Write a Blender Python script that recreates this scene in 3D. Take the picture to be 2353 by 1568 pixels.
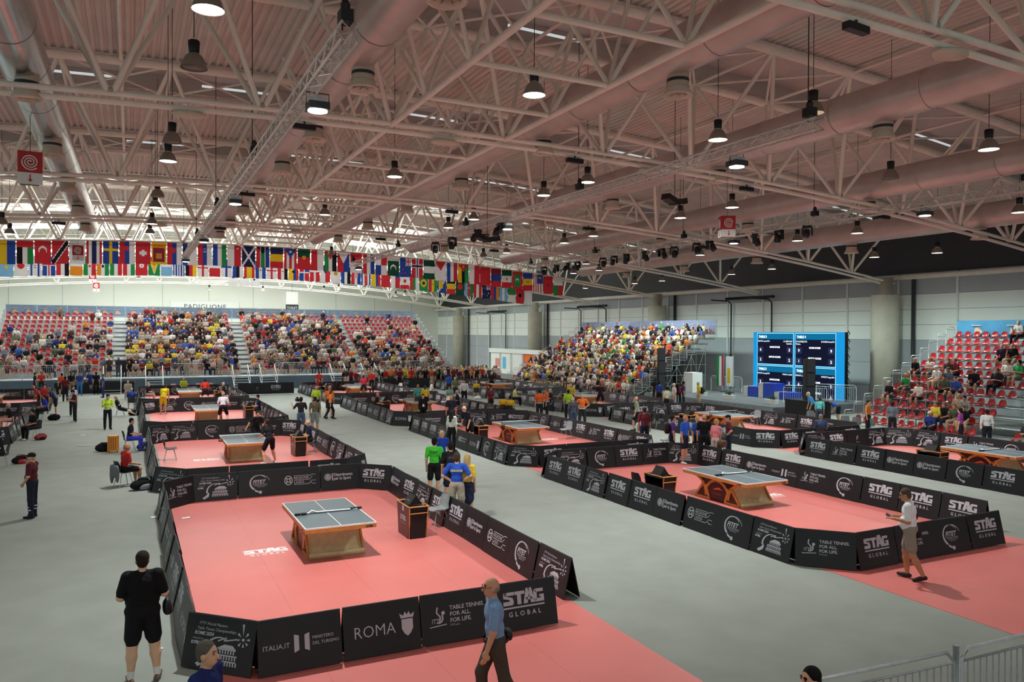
import bpy, math, random
import numpy as np
from mathutils import Vector, Matrix, Euler

random.seed(7)
RNG = np.random.default_rng(7)
for o in list(bpy.data.objects):
    bpy.data.objects.remove(o, do_unlink=True)
SC = bpy.context.scene
COL = SC.collection

# ------------------------------------------------------------------ camera
IMG_W, FOCAL_PX = 2353.0, 1798.87
YAW, PITCH, ROLL, EYE = math.radians(25.9946), math.radians(-0.5815), math.radians(0.2572), 4.869
fw = Vector((math.sin(YAW)*math.cos(PITCH), math.cos(YAW)*math.cos(PITCH), math.sin(PITCH)))
rt = Vector((math.cos(YAW), -math.sin(YAW), 0))
up = rt.cross(fw)
rt2 = rt*math.cos(ROLL) + up*math.sin(ROLL)
up2 = up*math.cos(ROLL) - rt*math.sin(ROLL)
cam_d = bpy.data.cameras.new('camera'); cam = bpy.data.objects.new('camera', cam_d); COL.objects.link(cam)
cam_d.sensor_width = 36.0; cam_d.lens = 36.0*FOCAL_PX/IMG_W; cam_d.clip_start = 0.1; cam_d.clip_end = 400
m3 = Matrix((rt2, up2, -fw)).transposed()
cam.matrix_world = Matrix.Translation((0, 0, EYE)) @ m3.to_4x4()
SC.camera = cam

# ------------------------------------------------------------------ light and exposure
SC.view_settings.view_transform = 'Standard'
SC.view_settings.look = 'None'
SC.view_settings.exposure = 0.42
SC.view_settings.gamma = 1.0
SC.view_settings.use_curve_mapping = False
w = bpy.data.worlds.new('world'); SC.world = w; w.use_nodes = True
w.node_tree.nodes['Background'].inputs[0].default_value = (0.86, 1.0, 0.97, 1)
w.node_tree.nodes['Background'].inputs[1].default_value = 0.42      # added uniform tinted fill, entering where left and rear walls are left out
LAMP_W = 64.0
FLOOD_W = 690.0
SKY_W = 40.0

# hall dimensions
XC, XR, XL = 8.78, 44.5, -27.0
YB, YF = 118.4, -14.0
TRUSS_Y = [10.4 + 12*k for k in range(9)]
XA = 7.2       # crown of the roof arch
def drop(x): return (x-XA)**2/470.0
def zbot(x): return 11.02 - drop(x)
def ztop(x): return 14.95 - drop(x)

# daylight falling through the roof lights at the far end of the hall, one light per open roof slot
def area_light(name, loc, sx, sy, power, col=(1, 1, 1)):
    l = bpy.data.lights.new(name, 'AREA'); l.shape = 'RECTANGLE'; l.size = sx; l.size_y = sy
    l.energy = power; l.color = col
    o = bpy.data.objects.new(name, l); COL.objects.link(o); o.location = loc
    return o
for ty in TRUSS_Y:
    if ty > 50:
        k = 1.0 if ty > 75 else 0.6 if ty > 65 else 0.12
        area_light('roof_daylight', (XC, ty, 15.0), 56, 3.0, SKY_W*56*3.0*k, (0.93, 1.0, 0.98))

# ------------------------------------------------------------------ materials
MATS = {}
def lin(c):
    if isinstance(c, str): c = tuple(int(c[i:i+2], 16)/255 for i in (0, 2, 4))
    return tuple((x/12.92 if x <= .04045 else ((x+.055)/1.055)**2.4) for x in c)
def mat(name, col, rough=.6, metal=0.0, var=.06, scale=6.0, spec=.4, bump=0.0, emit=0.0):
    if name in MATS: return MATS[name]
    m = bpy.data.materials.new(name); MATS[name] = m; m.use_nodes = True
    nt = m.node_tree; b = nt.nodes['Principled BSDF']; c = lin(col)
    b.inputs['Roughness'].default_value = rough; b.inputs['Metallic'].default_value = metal
    b.inputs['Specular IOR Level'].default_value = spec
    if var > 0:
        tc = nt.nodes.new('ShaderNodeTexCoord'); nz = nt.nodes.new('ShaderNodeTexNoise')
        nz.inputs['Scale'].default_value = scale; nz.inputs['Detail'].default_value = 4
        rp = nt.nodes.new('ShaderNodeValToRGB')
        rp.color_ramp.elements[0].position = .3; rp.color_ramp.elements[1].position = .7
        rp.color_ramp.elements[0].color = (*[x*(1-var) for x in c], 1); rp.color_ramp.elements[1].color = (*[min(1, x*(1+var)) for x in c], 1)
        nt.links.new(tc.outputs['Object'], nz.inputs['Vector']); nt.links.new(nz.outputs['Fac'], rp.inputs['Fac'])
        nt.links.new(rp.outputs['Color'], b.inputs['Base Color'])
        if bump > 0:
            bp = nt.nodes.new('ShaderNodeBump'); bp.inputs['Strength'].default_value = bump
            nt.links.new(nz.outputs['Fac'], bp.inputs['Height']); nt.links.new(bp.outputs['Normal'], b.inputs['Normal'])
    else:
        b.inputs['Base Color'].default_value = (*c, 1)
    if emit > 0:
        b.inputs['Emission Color'].default_value = (*c, 1); b.inputs['Emission Strength'].default_value = emit
    return m
def prop_mat(name, prop, rough=.8, geo=False, emit=0, wr=0, wsc=9):
    """colour read from a custom property of the object (or from the mesh's colour attribute)"""
    m = bpy.data.materials.new(name); MATS[name] = m; m.use_nodes = True
    nt = m.node_tree; b = nt.nodes['Principled BSDF']; a = nt.nodes.new('ShaderNodeAttribute')
    a.attribute_type = 'GEOMETRY' if geo else 'OBJECT'; a.attribute_name = prop
    nt.links.new(a.outputs['Color'], b.inputs['Base Color']); b.inputs['Roughness'].default_value = rough
    b.inputs['Specular IOR Level'].default_value = .25
    if wr:       # folds of cloth or strands of hair as fine relief
        tc = nt.nodes.new('ShaderNodeTexCoord'); nz = nt.nodes.new('ShaderNodeTexNoise'); nz.inputs['Scale'].default_value = wsc; nz.inputs['Detail'].default_value = 3; nz.inputs['Distortion'].default_value = .6
        bp = nt.nodes.new('ShaderNodeBump'); bp.inputs['Strength'].default_value = wr; bp.inputs['Distance'].default_value = .04
        nt.links.new(tc.outputs['Object'], nz.inputs['Vector']); nt.links.new(nz.outputs['Fac'], bp.inputs['Height']); nt.links.new(bp.outputs['Normal'], b.inputs['Normal'])
    if emit: nt.links.new(a.outputs['Color'], b.inputs['Emission Color']); b.inputs['Emission Strength'].default_value = emit
    return m

FLOOR_M = mat('grey_carpet', '8c918a', .85, 0, .07, 1.2, .25)
MAT_M = mat('red_court_mat', 'cf716b', .45, 0, .05, .8, .45)
BOARD_M = mat('black_board', '1a1a1e', .45, 0, .12, 3, .4)
BOARDEDGE_M = mat('board_edge', '3a3a3e', .5)
PRINT_M = mat('grey_print', 'b9bbc2', .6, 0, 0)
WHITE_M = mat('white_paint', 'e6e7e4', .5, 0, .03)
STEEL_M = mat('galvanised_steel', 'b4babd', .38, .3, .12, 12)
ALU_M = mat('aluminium', 'd6d2cc', .35, .35, .1, 10)
TRUSS_M = mat('beige_truss_paint', 'efe6da', .5, 0, .06, 2, .35)
TRUSSDK_M = mat('beige_truss_paint_joint', 'b3a394', .55, 0, .06)
ROOF_M = mat('roof_sheet', 'd2cbc2', .55, 0, .08, .6, .3)
SLOT_M = mat('roof_light_panel', 'c9c3bf', .5, 0, .05)
DUCT_M = mat('duct_fabric', 'c0b4ae', .34, .4, .10, 1.5, .5)
DUCTSH_M = mat('duct_sheet_metal', 'b4b6b8', .22, .95, .08, 3)
CREAM_M = mat('cream_plastic', 'cdbfae', .5, 0, .05)
BLACK_M = mat('black_plastic', '141416', .45, 0, .08)
DGREY_M = mat('dark_grey_plastic', '33343a', .5, 0, .08)
WALLW_M = mat('white_wall_panel', 'eef2ec', .6, 0, .03, .5)
WALLG_M = mat('grey_wall_panel', 'b0b6ba', .6, 0, .05, .5)
BACKW_M = mat('white_back_wall', 'e4e6dc', .7, 0, .02, .2)
CONC_M = mat('concrete_column', 'bdb8a8', .75, 0, .08, 1.5)
RED_M = mat('red_seat_plastic', 'a5161c', .25, 0, .10, 3, .6)
WOOD_M = mat('orange_wood', 'c98a45', .45, 0, .14, 9, .4)
PALEW_M = mat('pale_wood', 'dccd9c', .5, 0, .10, 7)
MAROON_M = mat('maroon_panel', '3a1418', .35, 0, .12, 4, .5)
TTOP_M = mat('slate_table_top', '5c6a70', .4, 0, .04, 5, .5)
LINE_M = mat('white_line', 'f0f0ee', .5, 0, 0)
NET_M = mat('dark_net', '2c3338', .8, 0, .2, 60)
TREAD_M = mat('stand_tread', 'b4babc', .5, .1, .15, 4)
BLUEB_M = mat('blue_banner', '4d90ba', .55, 0, .18, 1.2)
TREADG_M = mat('grey_stand_tread', '8a9094', .55, .2, .15, 4)
BAG_M = mat('black_bag_fabric', '17181b', .95, 0, .15, 14, .2)
RISER_M = mat('stand_riser', 'd9dbd8', .6, 0, .08, 1.5)
SKIRT_M = mat('blue_grey_skirt', '64798c', .7, 0, .15, 1.5)
BLUE_M = mat('royal_blue', '2440b0', .5, 0, .06)
STAGE_M = mat('stage_carpet', '5b5d60', .85, 0, .1, 2)
SKIN = prop_mat('skin', 'c_skin', .6)
TOPM = prop_mat('clothes_top', 'c_top', .85, wr=.8, wsc=9)
BOTM = prop_mat('clothes_bottom', 'c_bot', .85, wr=.8, wsc=8)
SHOEM = prop_mat('shoes', 'c_shoe', .6)
HAIRM = prop_mat('hair', 'c_hair', .7, wr=1.0, wsc=45)
EXTM = prop_mat('clothes_extra', 'c_ext', .7)
GEOM = prop_mat('coloured_cloth', 'col', .8, True)
def glow(name, col, s):
    m = bpy.data.materials.new(name); MATS[name] = m; m.use_nodes = True
    nt = m.node_tree; nt.nodes.clear()
    e = nt.nodes.new('ShaderNodeEmission'); e.inputs[0].default_value = (*lin(col), 1); e.inputs[1].default_value = s
    o = nt.nodes.new('ShaderNodeOutputMaterial'); nt.links.new(e.outputs[0], o.inputs[0]); return m
LAMP_ON = glow('lit_lamp_glass', 'fffdf4', 6.0)
LAMP_WARM = glow('dim_lamp_glass', 'e8c8a0', .5)
SLIT_NEAR = glow('roof_light_slit', 'e9eeee', .5)
SLIT_FAR = glow('open_roof_light', 'eef6ee', .75)
LED_BLUE = glow('led_blue', '1a93d6', .85)
LED_TEAL = glow('led_teal', '0f6f9c', .8)
LED_DARK = glow('led_dark', '14162a', .9)
LED_BOX = glow('led_box', '262f4e', .9)
LED_WHITE = glow('led_white', 'e8f4ff', 1.5)
LED_EDGE = glow('led_edge', '8fd6f5', 1.0)

# ------------------------------------------------------------------ mesh helpers
class MB:
    def __init__(s): s.v = []; s.f = []; s.m = []; s.mats = []
    def mi(s, m):
        if m not in s.mats: s.mats.append(m)
        return s.mats.index(m)
    def add(s, vs, fs, m):
        n = len(s.v); i = s.mi(m); s.v += [tuple(x) for x in vs]
        s.f += [tuple(a+n for a in f) for f in fs]; s.m += [i]*len(fs)
    def box(s, c, d, m, rot=None):
        x, y, z = d[0]/2, d[1]/2, d[2]/2
        vs = [Vector(p) for p in ((-x,-y,-z),(x,-y,-z),(x,y,-z),(-x,y,-z),(-x,-y,z),(x,-y,z),(x,y,z),(-x,y,z))]
        if rot is not None:
            r = Euler(rot).to_matrix() if not isinstance(rot, Matrix) else rot
            vs = [r @ p for p in vs]
        s.add([p+Vector(c) for p in vs], [(0,3,2,1),(4,5,6,7),(0,1,5,4),(1,2,6,5),(2,3,7,6),(3,0,4,7)], m)
    def box2(s, a, b, m):
        s.box([(a[i]+b[i])/2 for i in range(3)], [abs(b[i]-a[i]) for i in range(3)], m)
    def tube(s, pts, r, m, n=8, cap=True):
        pts = [Vector(p) for p in pts]; rs = r if isinstance(r, (list, tuple)) else [r]*len(pts)
        vs = []
        for i, p in enumerate(pts):
            t = (pts[min(i+1, len(pts)-1)]-pts[max(i-1, 0)]).normalized()
            a = Vector((0, 0, 1)) if abs(t.z) < .95 else Vector((1, 0, 0))
            u = t.cross(a).normalized(); v = u.cross(t)
            for k in range(n):
                an = 2*math.pi*k/n
                vs.append(p + (u*math.cos(an)+v*math.sin(an))*rs[i])
        fs = []
        for i in range(len(pts)-1):
            for k in range(n):
                fs.append((i*n+k, i*n+(k+1) % n, (i+1)*n+(k+1) % n, (i+1)*n+k))
        if cap: fs += [tuple(range(n)), tuple(range((len(pts)-1)*n, len(pts)*n))[::-1]]
        s.add(vs, fs, m)
    def lathe(s, prof, m, n=16, o=(0, 0, 0), cap=True):
        vs = []; o = Vector(o)
        for r, z in prof:
            for k in range(n):
                a = 2*math.pi*k/n; vs.append(o+Vector((r*math.cos(a), r*math.sin(a), z)))
        fs = [(i*n+k, i*n+(k+1) % n, (i+1)*n+(k+1) % n, (i+1)*n+k) for i in range(len(prof)-1) for k in range(n)]
        if cap: fs += [tuple(range(n))[::-1], tuple(range((len(prof)-1)*n, len(prof)*n))]
        s.add(vs, fs, m)
    def prism(s, poly, d, m, M=None):
        """polygon in the xz plane, thickness d along y"""
        n = len(poly); vs = [Vector((x, -d/2, z)) for x, z in poly]+[Vector((x, d/2, z)) for x, z in poly]
        if M is not None: vs = [M @ v for v in vs]
        s.add(vs, [tuple(range(n)), tuple(range(n, 2*n))[::-1]]+[(i, (i+1) % n, n+(i+1) % n, n+i) for i in range(n)], m)
    def mesh(s, name, smooth=False):
        me = bpy.data.meshes.new(name); me.from_pydata(s.v, [], s.f)
        for m in s.mats: me.materials.append(m)
        me.polygons.foreach_set('material_index', s.m)
        if smooth: me.polygons.foreach_set('use_smooth', [True]*len(s.f))
        me.update(); return me
    def obj(s, name, parent=None, smooth=False, **k): return put(name, s.mesh(name, smooth), parent, **k)
def put(name, me, parent=None, loc=None, rz=0, label=None, cat=None, group=None, kind=None, M=None):
    o = bpy.data.objects.new(name, me); COL.objects.link(o)
    if parent is not None: o.parent = parent
    if M is not None: o.matrix_local = M
    else:
        if loc is not None: o.location = loc
        if rz: o.rotation_euler = (0, 0, rz)
    if label: o['label'] = label
    if cat: o['category'] = cat
    if group: o['group'] = group
    if kind: o['kind'] = kind
    return o
def thing(name, loc=(0, 0, 0), rz=0, label=None, cat=None, group=None, kind=None):
    return put(name, None, None, loc, rz, label, cat, group, kind)
ORD = ['first','second','third','fourth','fifth','sixth','seventh','eighth','ninth','tenth','eleventh','twelfth','thirteenth','fourteenth','fifteenth','sixteenth','seventeenth','eighteenth','nineteenth','twentieth']
TENS = ['', '', 'twenty', 'thirty', 'forty', 'fifty', 'sixty', 'seventy', 'eighty', 'ninety']
def nth(i):
    if i < 20: return ORD[i]
    t, u = divmod(i+1, 10); return (TENS[t].rstrip('y')+'ieth') if u == 0 else TENS[t]+'-'+ORD[u-1]
_b = MB(); _b.tube([(0, 0, 0), (0, 0, 1)], 1, TRUSS_M, 8); UNIT_TUBE = _b.mesh('member_tube', True)
_b = MB(); _b.tube([(0, 0, 0), (0, 0, 1)], 1, STEEL_M, 6); UNIT_STEEL = _b.mesh('steel_tube', True)
_b = MB(); _b.tube([(0, 0, 0), (0, 0, 1)], 1, BLACK_M, 5); UNIT_CABLE = _b.mesh('cable_tube', True)
def span(name, a, b, r, parent, me=UNIT_TUBE):
    a, b = Vector(a), Vector(b); d = b-a
    q = d.to_track_quat('Z', 'Y')
    return put(name, me, parent, M=Matrix.LocRotScale(a, q, (r, r, d.length)))

# ================================================================== the hall
b = MB(); b.box2((XL, YF, -.2), (XR+.5, YB+.5, 0), FLOOR_M); b.obj('floor', kind='structure', label='grey carpet floor of the exhibition hall')
# red mat strips that carry the courts, each laid as long sheets
MATX = [(-11.0, -4.8), (.98, 7.2), (12.9, 19.12), (24.7, 30.95)]
MATLAB = ['red court mat strip at the outer edge of the hall', 'red court mat strip under the outer column of tables', 'red court mat strip under the middle column of tables', 'red court mat strip under the stage-side column of tables']
for (x0, x1), lb in zip(MATX, MATLAB):
    t = thing('court_mat', (0, 0, 0), 0, lb, 'court mat', 'red court mats')
    ya, yb = (30, 66) if x0 < 0 else (2.0, 66)
    n = 4; wd = (x1-x0)/n
    for i in range(n):
        bb = MB(); bb.box2((x0+i*wd+.001, ya, 0), (x0+(i+1)*wd-.001, yb, .006), MAT_M); bb.obj('sheet', t)
# roof: corrugated sheets between the trusses, raised roof lights over them
ceil = thing('ceiling', kind='structure', label='corrugated barrel roof of the hall')
def rib_profile(x0, x1, pitch=.28, dep=.07):
    pts = []; x = x0; k = 0
    while x < x1:
        for dx, dz in ((0, 0), (.11, 0), (.15, dep), (.24, dep)):
            xx = x+dx; pts.append((xx, ztop(xx)+.22+dz))
        x += pitch
    return pts
prof = rib_profile(XL, XR)
edges = [YF]+[y for ty in TRUSS_Y for y in (ty-2.1, ty+2.1)]+[YB]
for i in range(0, len(edges), 2):
    y0, y1 = edges[i], edges[i+1]
    b = MB(); vs = [(x, y, z) for y in (y0, y1) for x, z in prof]; n = len(prof)
    b.add(vs, [(k, k+1, n+k+1, n+k) for k in range(n-1)], ROOF_M); b.obj('roof_sheet', ceil)
xs = np.linspace(XL, XR, 25)
for ty in TRUSS_Y:
    y0, y1 = ty-2.1, ty+2.1
    b = MB(); n = len(xs)
    b.add([(x, y, ztop(x)+.85) for y in (y0, y1) for x in xs], [(k, k+1, n+k+1, n+k) for k in range(n-1)], SLOT_M if ty < 64 else SLIT_FAR)
    b.obj('roof_light_cover', ceil)
    for y in (y0, y1):
        b = MB(); rr = random.Random(int(y*10))
        for za, zb in ((.22, .55), (.55, .66), (.66, .86)):
            vs = [(x, y, ztop(x)+zz) for zz in (za, zb) for x in xs]
            for k in range(n-1):
                mm = SLOT_M
                if zb == .66 and (ty > 50 or rr.random() < .35): mm = SLIT_NEAR if ty < 50 else SLIT_FAR
                b.add([vs[k], vs[k+1], vs[n+k+1], vs[n+k]], [(0, 1, 2, 3)], mm)
        b.obj('roof_light_side', ceil)
# trusses
NODES = [XC+3.69*(k+.5) for k in range(-5, 10)]
def arch(zf, x0=XL, x1=XR-.6, n=28): return [(x, zf(x)) for x in np.linspace(x0, x1, n)]
for ti, ty in enumerate(TRUSS_Y):
    t = thing('roof_truss', (0, ty, 0), 0, 'beige tubular roof truss spanning the hall, %s from the camera' % nth(ti), 'roof truss', 'beige tubular roof trusses', 'structure')
    near = ty < 60
    for s in (-1, 1):
        b = MB(); b.tube([(x, s*2.1, z) for x, z in arch(ztop)], .16, TRUSS_M, 10); b.obj('top_chord', t, True)
    for dz, dy in ((0, -.09), (-.17, .09)):
        b = MB(); b.tube([(x, dy, z+dz) for x, z in arch(zbot)], .075, TRUSS_M, 8); b.obj('bottom_chord', t, True)
    mem = []
    for x in NODES:
        if x > XR-1 or x < -10: continue
        for sx in (-1, 1):
            for sy in (-1, 1):
                xt = x+sx*1.845
                if xt < XR-.6: mem.append(('diagonal', (x+sx*.05, sy*.05, zbot(x)), (xt, sy*2.1, ztop(xt)), .075))
        xt = x+1.845
        if xt < XR-.8:
            mem.append(('brace', (xt, -2.1, ztop(xt)), (xt, 2.1, ztop(xt)), .06))
            xu = x-1.845
            mem.append(('brace', (xu, -2.1, ztop(xu)), (xt, 2.1, ztop(xt)), .045))
            mem.append(('brace', (xt, -2.1, ztop(xt)), (xu, 2.1, ztop(xu)), .045))
    if near:
        for nme, a, c, r in mem: span(nme, a, c, r, t)
        for x in NODES:
            if -10 < x < XR-1:
                b = MB(); b.lathe([(.10, -.1), (.17, -.06), (.17, .06), (.10, .1)], TRUSSDK_M, 10, (x, 0, zbot(x)+.06)); b.obj('node', t, True)
    else:
        for nme in ('diagonal', 'brace'):
            b = MB()
            for n2, a, c, r in mem:
                if n2 == nme: b.tube([a, c], r, TRUSS_M, 6, False)
            b.obj(nme, t, True, kind='stuff')
# longitudinal spine truss along the ridge
sp = thing('spine_truss', (0, 0, 0), 0, 'long beige spine truss running along the ridge of the roof', 'roof truss', None, 'structure')
for sx in (-1, 1):
    x = XC+sx*1.845
    b = MB(); b.tube([(x, 2, zbot(x)-.02), (x, 106, zbot(x)-.02)], .085, TRUSS_M, 10); b.obj('bottom_chord', sp, True)
for y in np.arange(4.4, 104, 3.0):
    a, c = XC-1.845, XC+1.845
    span('tie', (a, y, zbot(a)), (c, y, zbot(c)), .07, sp)
    if min(abs(y-ty) for ty in TRUSS_Y) > 1 and y < 64:
        for x in (a, c):
            for dx in (-1.845, 1.845):
                for dy in (-1.5, 1.5):
                    if dx*(1 if x > XC else -1) < 0 and dy < 0: continue
                    span('diagonal', (x, y, zbot(x)), (x+dx, y+dy, ztop(x+dx)+.1), .06, sp)
# longitudinal purlin tubes under the sheet
for x in (-7.6, -0.3, 16.2, 23.6, 31.0, 38.3):
    b = MB(); b.tube([(x, 2, ztop(x)+.02), (x, 110, ztop(x)+.02)], .07, TRUSS_M, 8)
    b.obj('trim_%d' % (int(x)+20), smooth=True, kind='structure', label='beige roof purlin tube running the length of the hall')
# right wall
wr = thing('wall_right', kind='structure', label='right-hand wall of grey and white panels')
bayY = [2.4+4.0*k for k in range(30)]
pan_cache = {}
for y0 in bayY:
    for za, zb, mm, rows in ((0, 4.55, WALLG_M, 3), (4.55, 7.42, WALLW_M, 3), (7.42, 8.75, WALLG_M, 1)):
        h = (zb-za)/rows
        for r in range(rows):
            key = (round(h, 3), mm.name)
            if key not in pan_cache:
                bb = MB(); bb.box((0, 0, h/2), (.08, 3.86, h-.02), mm); pan_cache[key] = bb.mesh('wall_panel')
            put('panel', pan_cache[key], wr, (XR, y0+2, za+r*h))
for y0 in bayY:
    bb = MB(); bb.box((XR-.06, y0, 4.35), (.12, .13, 8.7), WHITE_M); bb.obj('mullion', wr)
bb = MB(); bb.box2((XR+.05, YF, 0), (XR+.2, YB, 15), DGREY_M); bb.obj('wall_backing', wr)
bb = MB(); bb.tube([(XR-.5, 2, 8.5), (XR-.5, YB, 8.5)], .16, TRUSS_M, 10); bb.obj('eave_beam', wr, True)
for ti, ty in enumerate(TRUSS_Y[2::2]):
    bb = MB(); bb.lathe([(.84, 0), (.84, 7.35), (.80, 7.4), (.42, 7.42), (.42, 8.5)], CONC_M, 24, (XR-1.3, ty, 0))
    bb.obj('column_%d' % (ti+1), None, True, kind='structure', label='round concrete column by the right-hand wall')
    bb = MB(); bb.tube([(XR-.25, ty-1.2, 0), (XR-.25, ty-1.2, 8.4)], .12, DGREY_M, 8); bb.obj('downpipe', wr, True)
for yy, ww in ((47.5, 4.5), (71, 5), (95, 5)):
    dr = thing('door_%d' % int(yy), kind='structure', label='tall sliding door in the right-hand wall')
    bb = MB(); bb.box2((XR-.1, yy-ww/2, .02), (XR-.045, yy+ww/2, 4.4), WALLG_M); bb.obj('leaf', dr)
    for s in (-1, 1):
        bb = MB(); bb.tube([(XR-.3, yy+s*ww/2, 0), (XR-.3, yy+s*ww/2, 7.3), (XR-.6, yy+s*ww/2, 7.55), (XR-2.4, yy+s*ww/2, 7.6)], .06, DGREY_M, 6); bb.obj('track', dr, True)
    bb = MB(); bb.tube([(XR-.5, yy-ww/2-.4, 7.75), (XR-.5, yy+ww/2+.4, 7.75)], .11, BLACK_M, 8); bb.obj('spring_shaft', dr, True)
# back wall with the curved top, left side kept open for the fill light
b = MB(); n = len(xs)
b.add([(x, YB, z) for x in xs for z in (0, ztop(x)+1.0)], [(2*k, 2*k+2, 2*k+3, 2*k+1) for k in range(n-1)], BACKW_M)
bw = b.obj('wall_back', kind='structure', label='tall white back wall with a curved top')
for x in np.arange(-14, 44, 6.0):
    bb = MB(); bb.box2((x-.03, YB-.03, 0), (x+.03, YB, 11.5), WALLG_M); bb.obj('joint', bw)
# ducts
DUCTX = [-2.4, 4.95, 12.0, 19.3, 27.2, 34.4]
DL = ['shiny sheet-metal duct, farthest from the stage wall', 'pink-grey round duct on the outer side of the ridge', 'pink-grey round duct on the stage side of the ridge', 'fourth round duct counted from the shiny one', 'fifth round duct counted from the shiny one', 'round duct nearest the panelled stage wall']
for i, x in enumerate(DUCTX):
    z = zbot(x)+.78; t = thing('air_duct', (x, 0, z), 0, DL[i], 'air duct', 'round air ducts under the roof'); r = .56
    mm = DUCTSH_M if i == 0 else DUCT_M
    for y in np.arange(2, 57, 3.0):
        b = MB(); b.tube([(0, y, 0), (0, min(y+3.0, 57), 0)], r, mm, 28, False)
        b.obj('duct_section', t, True)
        b = MB(); b.tube([(0, y-.03, 0), (0, y+.03, 0)], r+.012, mm, 28, False); b.obj('joint_ring', t, True)
    b = MB(); b.lathe([(r, 0), (r*.2, .02)], mm, 28); o = b.obj('end_cap', t); o.location = (0, 57, 0); o.rotation_euler = (-math.pi/2, 0, 0)
    for y in np.arange(15.6 if i != 1 else 13.1, 56, 5.6 if i == 1 else 7.0):
        dt = MB()
        dt.lathe([(.27, -.35), (.27, -.80), (.29, -.82)], CREAM_M, 18, cap=False)
        dt.lathe([(.27, -.78), (.28, -.86), (.37, -1.0), (.37, -1.03), (.31, -1.03), (.24, -.9), (.05, -.88), (.04, -.98)], CREAM_M, 18, cap=False)
        dt.lathe([(.275, -.62), (.275, -.70)], DGREY_M, 18, cap=False)
        for k in range(8):
            a = k*math.pi/4; dt.box((.17*math.cos(a), .17*math.sin(a), -.95), (.2, .012, .06), CREAM_M, (0, 0, a))
        o = dt.obj('diffuser', t, True); o.location = (.12, y, 0)
# aluminium lighting trusses
def box_truss(x, y0, y1, z, label):
    t = thing('lighting_truss', (x, y0, z), 0, label, 'lighting truss', 'aluminium lighting trusses'); L = y1-y0; h = .26
    for sx in (-h/2, h/2):
        for sz in (-h/2, h/2):
            b = MB(); b.tube([(sx, 0, sz), (sx, L, sz)], .026, ALU_M, 6); b.obj('chord', t, True)
    n = int(L/.35)
    for nm, pl in (('lacing', 0), ('lacing', 1), ('lacing', 2), ('lacing', 3)):
        b = MB()
        for k in range(n):
            ya, yb = k*L/n, (k+1)*L/n; s = 1 if k % 2 else -1
            if pl == 0: p, q = (-h/2, ya, s*h/2), (-h/2, yb, -s*h/2)
            if pl == 1: p, q = (h/2, ya, s*h/2), (h/2, yb, -s*h/2)
            if pl == 2: p, q = (s*h/2, ya, h/2), (-s*h/2, yb, h/2)
            if pl == 3: p, q = (s*h/2, ya, -h/2), (-s*h/2, yb, -h/2)
            b.tube([p, q], .013, ALU_M, 4, False)
        b.obj(nm, t, True, kind='stuff')
    for k, y in enumerate(np.linspace(.3, L-.3, 5)):
        span('cable', (-.05, y, .1), (-.05, y, ztop(x)-z+.12), .012, t, UNIT_CABLE)
        b = MB(); b.box((0, y, .32), (.2, .26, .2), BLACK_M); b.lathe([(.07, .42), (.08, .52), (.04, .6)], BLACK_M, 10, (0, y, 0)); b.obj('chain_hoist', t)
    return t
box_truss(3.1, 12.2, 54, 9.6, 'aluminium lighting truss running above the outer column of tables')
box_truss(13.9, 12.8, 54, 9.6, 'aluminium lighting truss running above the middle aisle')
box_truss(25.7, 15.0, 50, 9.6, 'aluminium lighting truss carrying a long line of moving-head spotlights')

# ================================================================== lamps and rigging
LIT = [(1.2,14.4,10.38),(1.1,27.7,10.37),(8.6,16.5,10.50),(8.6,27.4,10.50),(15.1,17.6,10.41),(15.1,24.7,10.41),(15.0,27.9,10.42),(21.9,14.1,10.13),(8.4,37.8,10.50),(1.0,38.3,10.37),(1.0,44.2,10.37),(1.0,48.7,10.37),(-5.8,49.5,10.05),(15.1,35.3,10.41),(15.1,38.7,10.41),(22.4,28.6,10.11),(22.4,25.2,10.10),(22.6,39.5,10.09),(22.4,36.0,10.10),(30.3,18.3,9.52),(30.1,25.5,9.53),(30.0,29.0,9.54),(30.3,36.8,9.52),(28.4,46.6,9.68),(30.8,48.7,9.47),(30.7,52.2,9.48),(22.2,46.4,10.12),
 (37.5,30.6,9.2),(37.5,26.8,9.1),(37.5,42.2,9.0),(37.5,38.4,9.1),(37.5,50.1,9.0),(37.5,53.8,9.0),(37.5,61.6,9.0),
 (20.6,85.8,9.61),(19.9,89.9,9.64),(27.9,88.3,9.12),(28.1,85.5,9.11),(28.1,78.7,9.11),(28.0,74.9,9.11),(0.7,80.0,9.76),(8.5,100.0,9.90),(14.3,97.5,9.83)]
UNLIT = [(1.2,17.7,10.38),(1.1,24.9,10.38),(1.0,35.1,10.37),(22.8,18.0,10.08),(13.0,56.3,10.46),(-5.6,45.1,10.06),(15.4,14.4,10.41),(21.9,49.5,10.14)]
BEHIND = [(1.2,4.0,10.4),(8.5,5.0,10.5),(15.1,6.0,10.4),(-6.0,16.0,10.1),(-6.0,30.0,10.1),(22.4,5.5,10.1),(-6.0,2.0,10.1)]   # lamps of the same rows nearer than the frame shows
b = MB(); b.lathe([(.08, .30), (.105, .33), (.12, .56), (.10, .58)], BLACK_M, 14); LB = b.mesh('lamp_ballast', True)
b = MB(); b.lathe([(.27, 0), (.262, .03), (.235, .13), (.17, .25), (.10, .31)], mat('lamp_reflector', '8f8478', .4, .3), 18, cap=False); LR = b.mesh('lamp_reflector', True)
b = MB(); b.lathe([(.255, .012), (.255, .03), (.15, .05)], LAMP_ON, 18); LG = b.mesh('lamp_glass', True)
b = MB(); b.lathe([(.255, .012), (.255, .03), (.15, .05)], mat('unlit_glass', '6e665f', .3), 18); LGU = b.mesh('lamp_glass_unlit', True)
b = MB(); b.lathe([(.255, .012), (.255, .03), (.15, .05)], LAMP_WARM, 18); LGW = b.mesh('lamp_glass_dim', True)
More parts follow.
